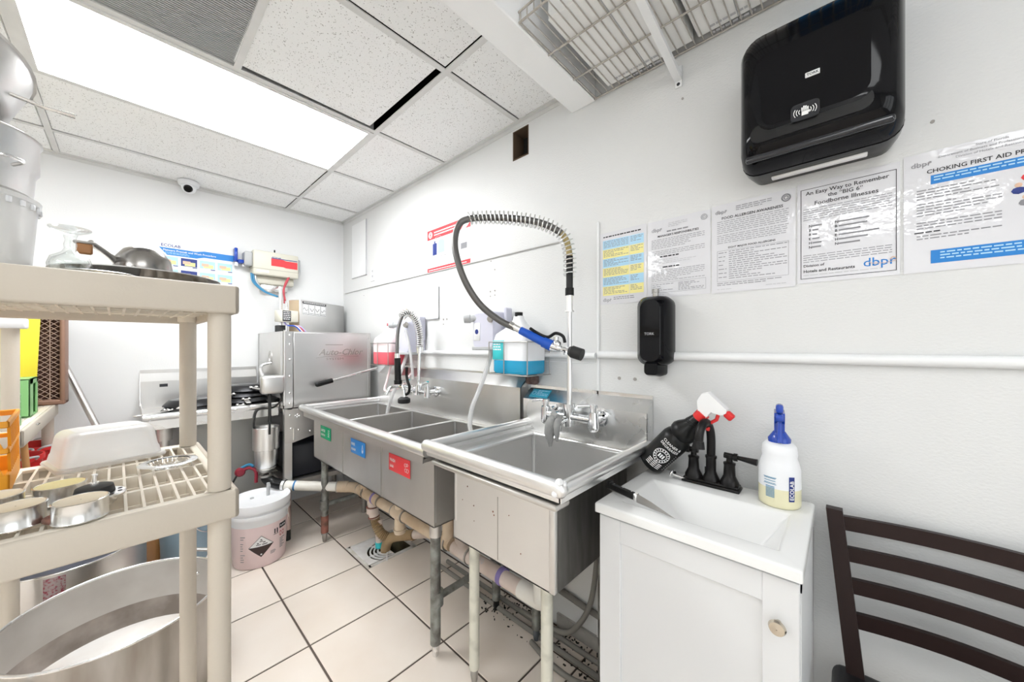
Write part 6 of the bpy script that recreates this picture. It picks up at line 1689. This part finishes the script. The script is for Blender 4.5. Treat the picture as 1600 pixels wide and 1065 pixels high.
MB().tube(spl([(-.128,0,.30), (-.12,.05,.25), (0,.14,.20), (.12,.05,.25), (.128,0,.30)], 6), .003, 6).build('bail', m_steelh, blu)
wbk = thing('wood_block', 'upright orange wooden board end beside the pale blue bucket', 'board', (.48, -1.25, 0), .5)
MB().rbox(-.045, .045, -.012, .012, 0, .34, .006, 2).build('board', m_hwood, wbk)
MB().cyl((0,-.0125,.30), (0,-.0115,.30), .006, n=10).build('peg_hole', m_ink, wbk)
grn = thing('green_jug', 'dark green plastic jug behind the shelving post', 'jug', (.62, -2.02, 0))
MB().lathe([(.001,0),(.09,0),(.095,.01),(.095,.30),(.08,.34),(.03,.38),(.03,.41),(.001,.412)], (0,0,0), 24).build('body', M('dark_green_plastic', (.0,.16,.11), .4), grn)

# ---- on the far unit
ZF = .9625
gb = thing('cutlery_bin', 'green plastic bin with a side opening on the far shelf', 'bin', (.72, -1.640, ZF), 0)
b = MB(); gw, gd, gh = .20, .12, .170
b.rbox(-gw, 0, -gd, -gd+.006, 0, gh, .002, 1, smooth=False).rbox(-.006, 0, -gd, 0, 0, gh, .002, 1, smooth=False).box(-gw, 0, -gd, 0, 0, .006).rbox(-gw, -gw+.006, -gd, 0, 0, gh, .002, 1, smooth=False)
b.rbox(-.075, 0, -.006, 0, 0, gh, .002, 1, smooth=False).rbox(-gw, -gw+.035, -.006, 0, 0, gh, .002, 1, smooth=False).rbox(-gw, 0, -.006, 0, gh-.025, gh, .002, 1, smooth=False).rbox(-gw, 0, -gd, 0, gh-.006, gh, .002, 1, smooth=False)
b.build('shell', m_greenp, gb)
gb2 = thing('cutlery_basket', 'green perforated cutlery basket with utensils behind the shelf post', 'basket', (.95, -1.70, ZF))
b = MB()
for z in (0, .03, .06, .09, .12):
    b.tube([(.06*math.cos(2*PI*k/20), .06*math.sin(2*PI*k/20), z+.004) for k in range(20)], .005, 6, closed=True)
for k in range(20): b.cyl((.06*math.cos(2*PI*k/20), .06*math.sin(2*PI*k/20), .0), (.06*math.cos(2*PI*k/20), .06*math.sin(2*PI*k/20), .125), .0045, n=6)
b.cyl((0,0,0), (0,0,.006), .06, n=20)
b.build('basket', m_greenp, gb2)
for k in range(5):
    a = k*1.25; u = thing('steel_utensil', 'steel utensil standing in the green basket', 'utensil', (.95+.03*math.cos(a), -1.70+.03*math.sin(a), ZF+.006), a, 'utensils in the green basket')
    MB().cyl((0,0,0), (.012,0,.15), .003, n=6).build('shank', m_steelh, u)
    MB().sphere((.014,0,.165), .016, 10, 0, (1,.3,1.3)).build('spoon_end', m_steelh, u)
bc = thing('lattice_crate', 'brown plastic crate with a lattice base standing on its side', 'crate', (.25, -1.578, ZF), math.radians(-3))
# open tray on its edge: rim and lattice face the aisle (local +x), depth towards the wall
W_, H_, D_ = .24, .52, .10
b = MB()
b.rbox(-D_, 0, -W_, 0, 0, .026, .006, 1).rbox(-D_, 0, -W_, 0, H_-.026, H_, .006, 1).rbox(-D_, 0, -.020, 0, 0, H_, .008, 2).rbox(-D_, 0, -W_, -W_+.022, 0, H_, .006, 1)
b.build('frame', m_brownp, bc)
MB().box(-D_+.004, -D_+.010, -W_+.01, -.012, .01, H_-.01).build('base_sheet', M('crate_deep_brown', (.10,.05,.04), .7), bc)
b = MB()
xl = -.022; ya, yc = -W_+.02, -.018
for k in range(-7, 22):
    for s_ in (1, -1):
        z0 = .026 + k*.026
        p0, p1 = (Vector((xl, ya, z0)), Vector((xl, yc, z0+.17))) if s_ == 1 else (Vector((xl, yc, z0)), Vector((xl, ya, z0+.17)))
        if p1.z < .04 or p0.z > H_-.04: continue
        if p0.z < .026: p0 = p0.lerp(p1, (.026-p0.z)/(p1.z-p0.z))
        if p1.z > H_-.026: p1 = p0.lerp(p1, (H_-.026-p0.z)/(p1.z-p0.z))
        b.cyl(p0, p1, .0017, n=5)
b.cyl((xl, -.055, .02), (xl, -.055, H_-.02), .002, n=5)
la_ = b.build('lattice', M('crate_lattice', (.46,.33,.27), .6), bc); la_['kind'] = 'stuff'
yb_ = thing('yellow_board', 'large yellow plastic board standing at the back of the far shelf', 'board', (.335, -1.668, ZF), 0)
Ty = Matrix.Rotation(math.radians(-2.0), 4, 'X')
MB().rbox(-.012, .0, -.52, .0, .0, .56, .004, 1, T=Ty).build('board', m_yellow, yb_)
MB().rbox(-.014, .002, -.33, -.20, .50, .53, .004, 1, T=Ty).build('grip_slot', m_brownp, yb_)
# lower tier of the far unit: red tubs and wooden-handled whisk
ZL = .5005
for k, (x, y, r, lab) in enumerate(((.24,-1.690,.115,'red plastic tub on the lower far shelf, nearest the wall'), (.52,-1.735,.11,'red plastic tub on the lower far shelf, behind the wooden handles'))):
    t = thing('plastic_tub', lab, 'tub', (x, y, ZL), .3, 'red tubs on the lower shelf')
    MB().lathe([(.001,0),(r*.82,0),(r*.86,.006),(r,.235),(r*1.06,.240),(r*1.06,.262),(r,.262),(r*.96,.235),(r*.82,.01),(.001,.008)], (0,0,0), 32).build('body', m_red, t)
    for a in (.3, 2.6): MB().tube(spl([Matrix.Rotation(a,4,'Z') @ Vector(q) for q in ((r*1.04,-.04,.25),(r*1.25,-.03,.265),(r*1.25,.03,.265),(r*1.04,.04,.25))], 5), .005, 8).build('handle', m_greyp, t)
for k, (x, y, lab, dz) in enumerate(((.83,-1.655,'wooden handled whisk, the darker one', 0), (.80,-1.635,'wooden handled whisk, the brighter orange one', .02))):
    t = thing('whisk', lab, 'whisk', (x, y, .655), 0)
    MB().rbox(-.010, .010, -.010, .010, .03+dz, .20+dz, .004, 1, T=Matrix.Rotation(.06,4,'X')).build('handle', m_hwood if k else M('dark_wood_handle', (.22,.10,.05), .6), t)
    for s in (-.02, -.008, .008, .02):
        MB().tube(spl([(s*.3,-.012,.20+dz), (s*.6,-.014,.235+dz), (s+.01,0,.275+dz), (s+.03,.03,.27+dz)], 5), .0022, 6).build('wire', m_steelh, t)
MB_ = MB().lathe([(.001,0),(.08,0),(.10,.06),(.098,.06),(.078,.004),(.001,.004)], (.93,-1.72,ZL), 28)
tag(MB_.build('white_bowl', m_jug), 'white bowl on the lower far shelf beside the post', 'bowl')
# steel pole leaning against the back wall
MB_ = MB().cyl((.42, -1.19, .013), (.022, -1.618, 1.23), .0155, n=14)
po = thing('steel_pole', 'steel pole leaning against the back wall', 'pole', (0,0,0))
po_ = MB_.build('shaft', m_steelw, po)
MB().sphere((.022, -1.618, 1.23), .0155, 10).build('end_cap', m_rubber, po)
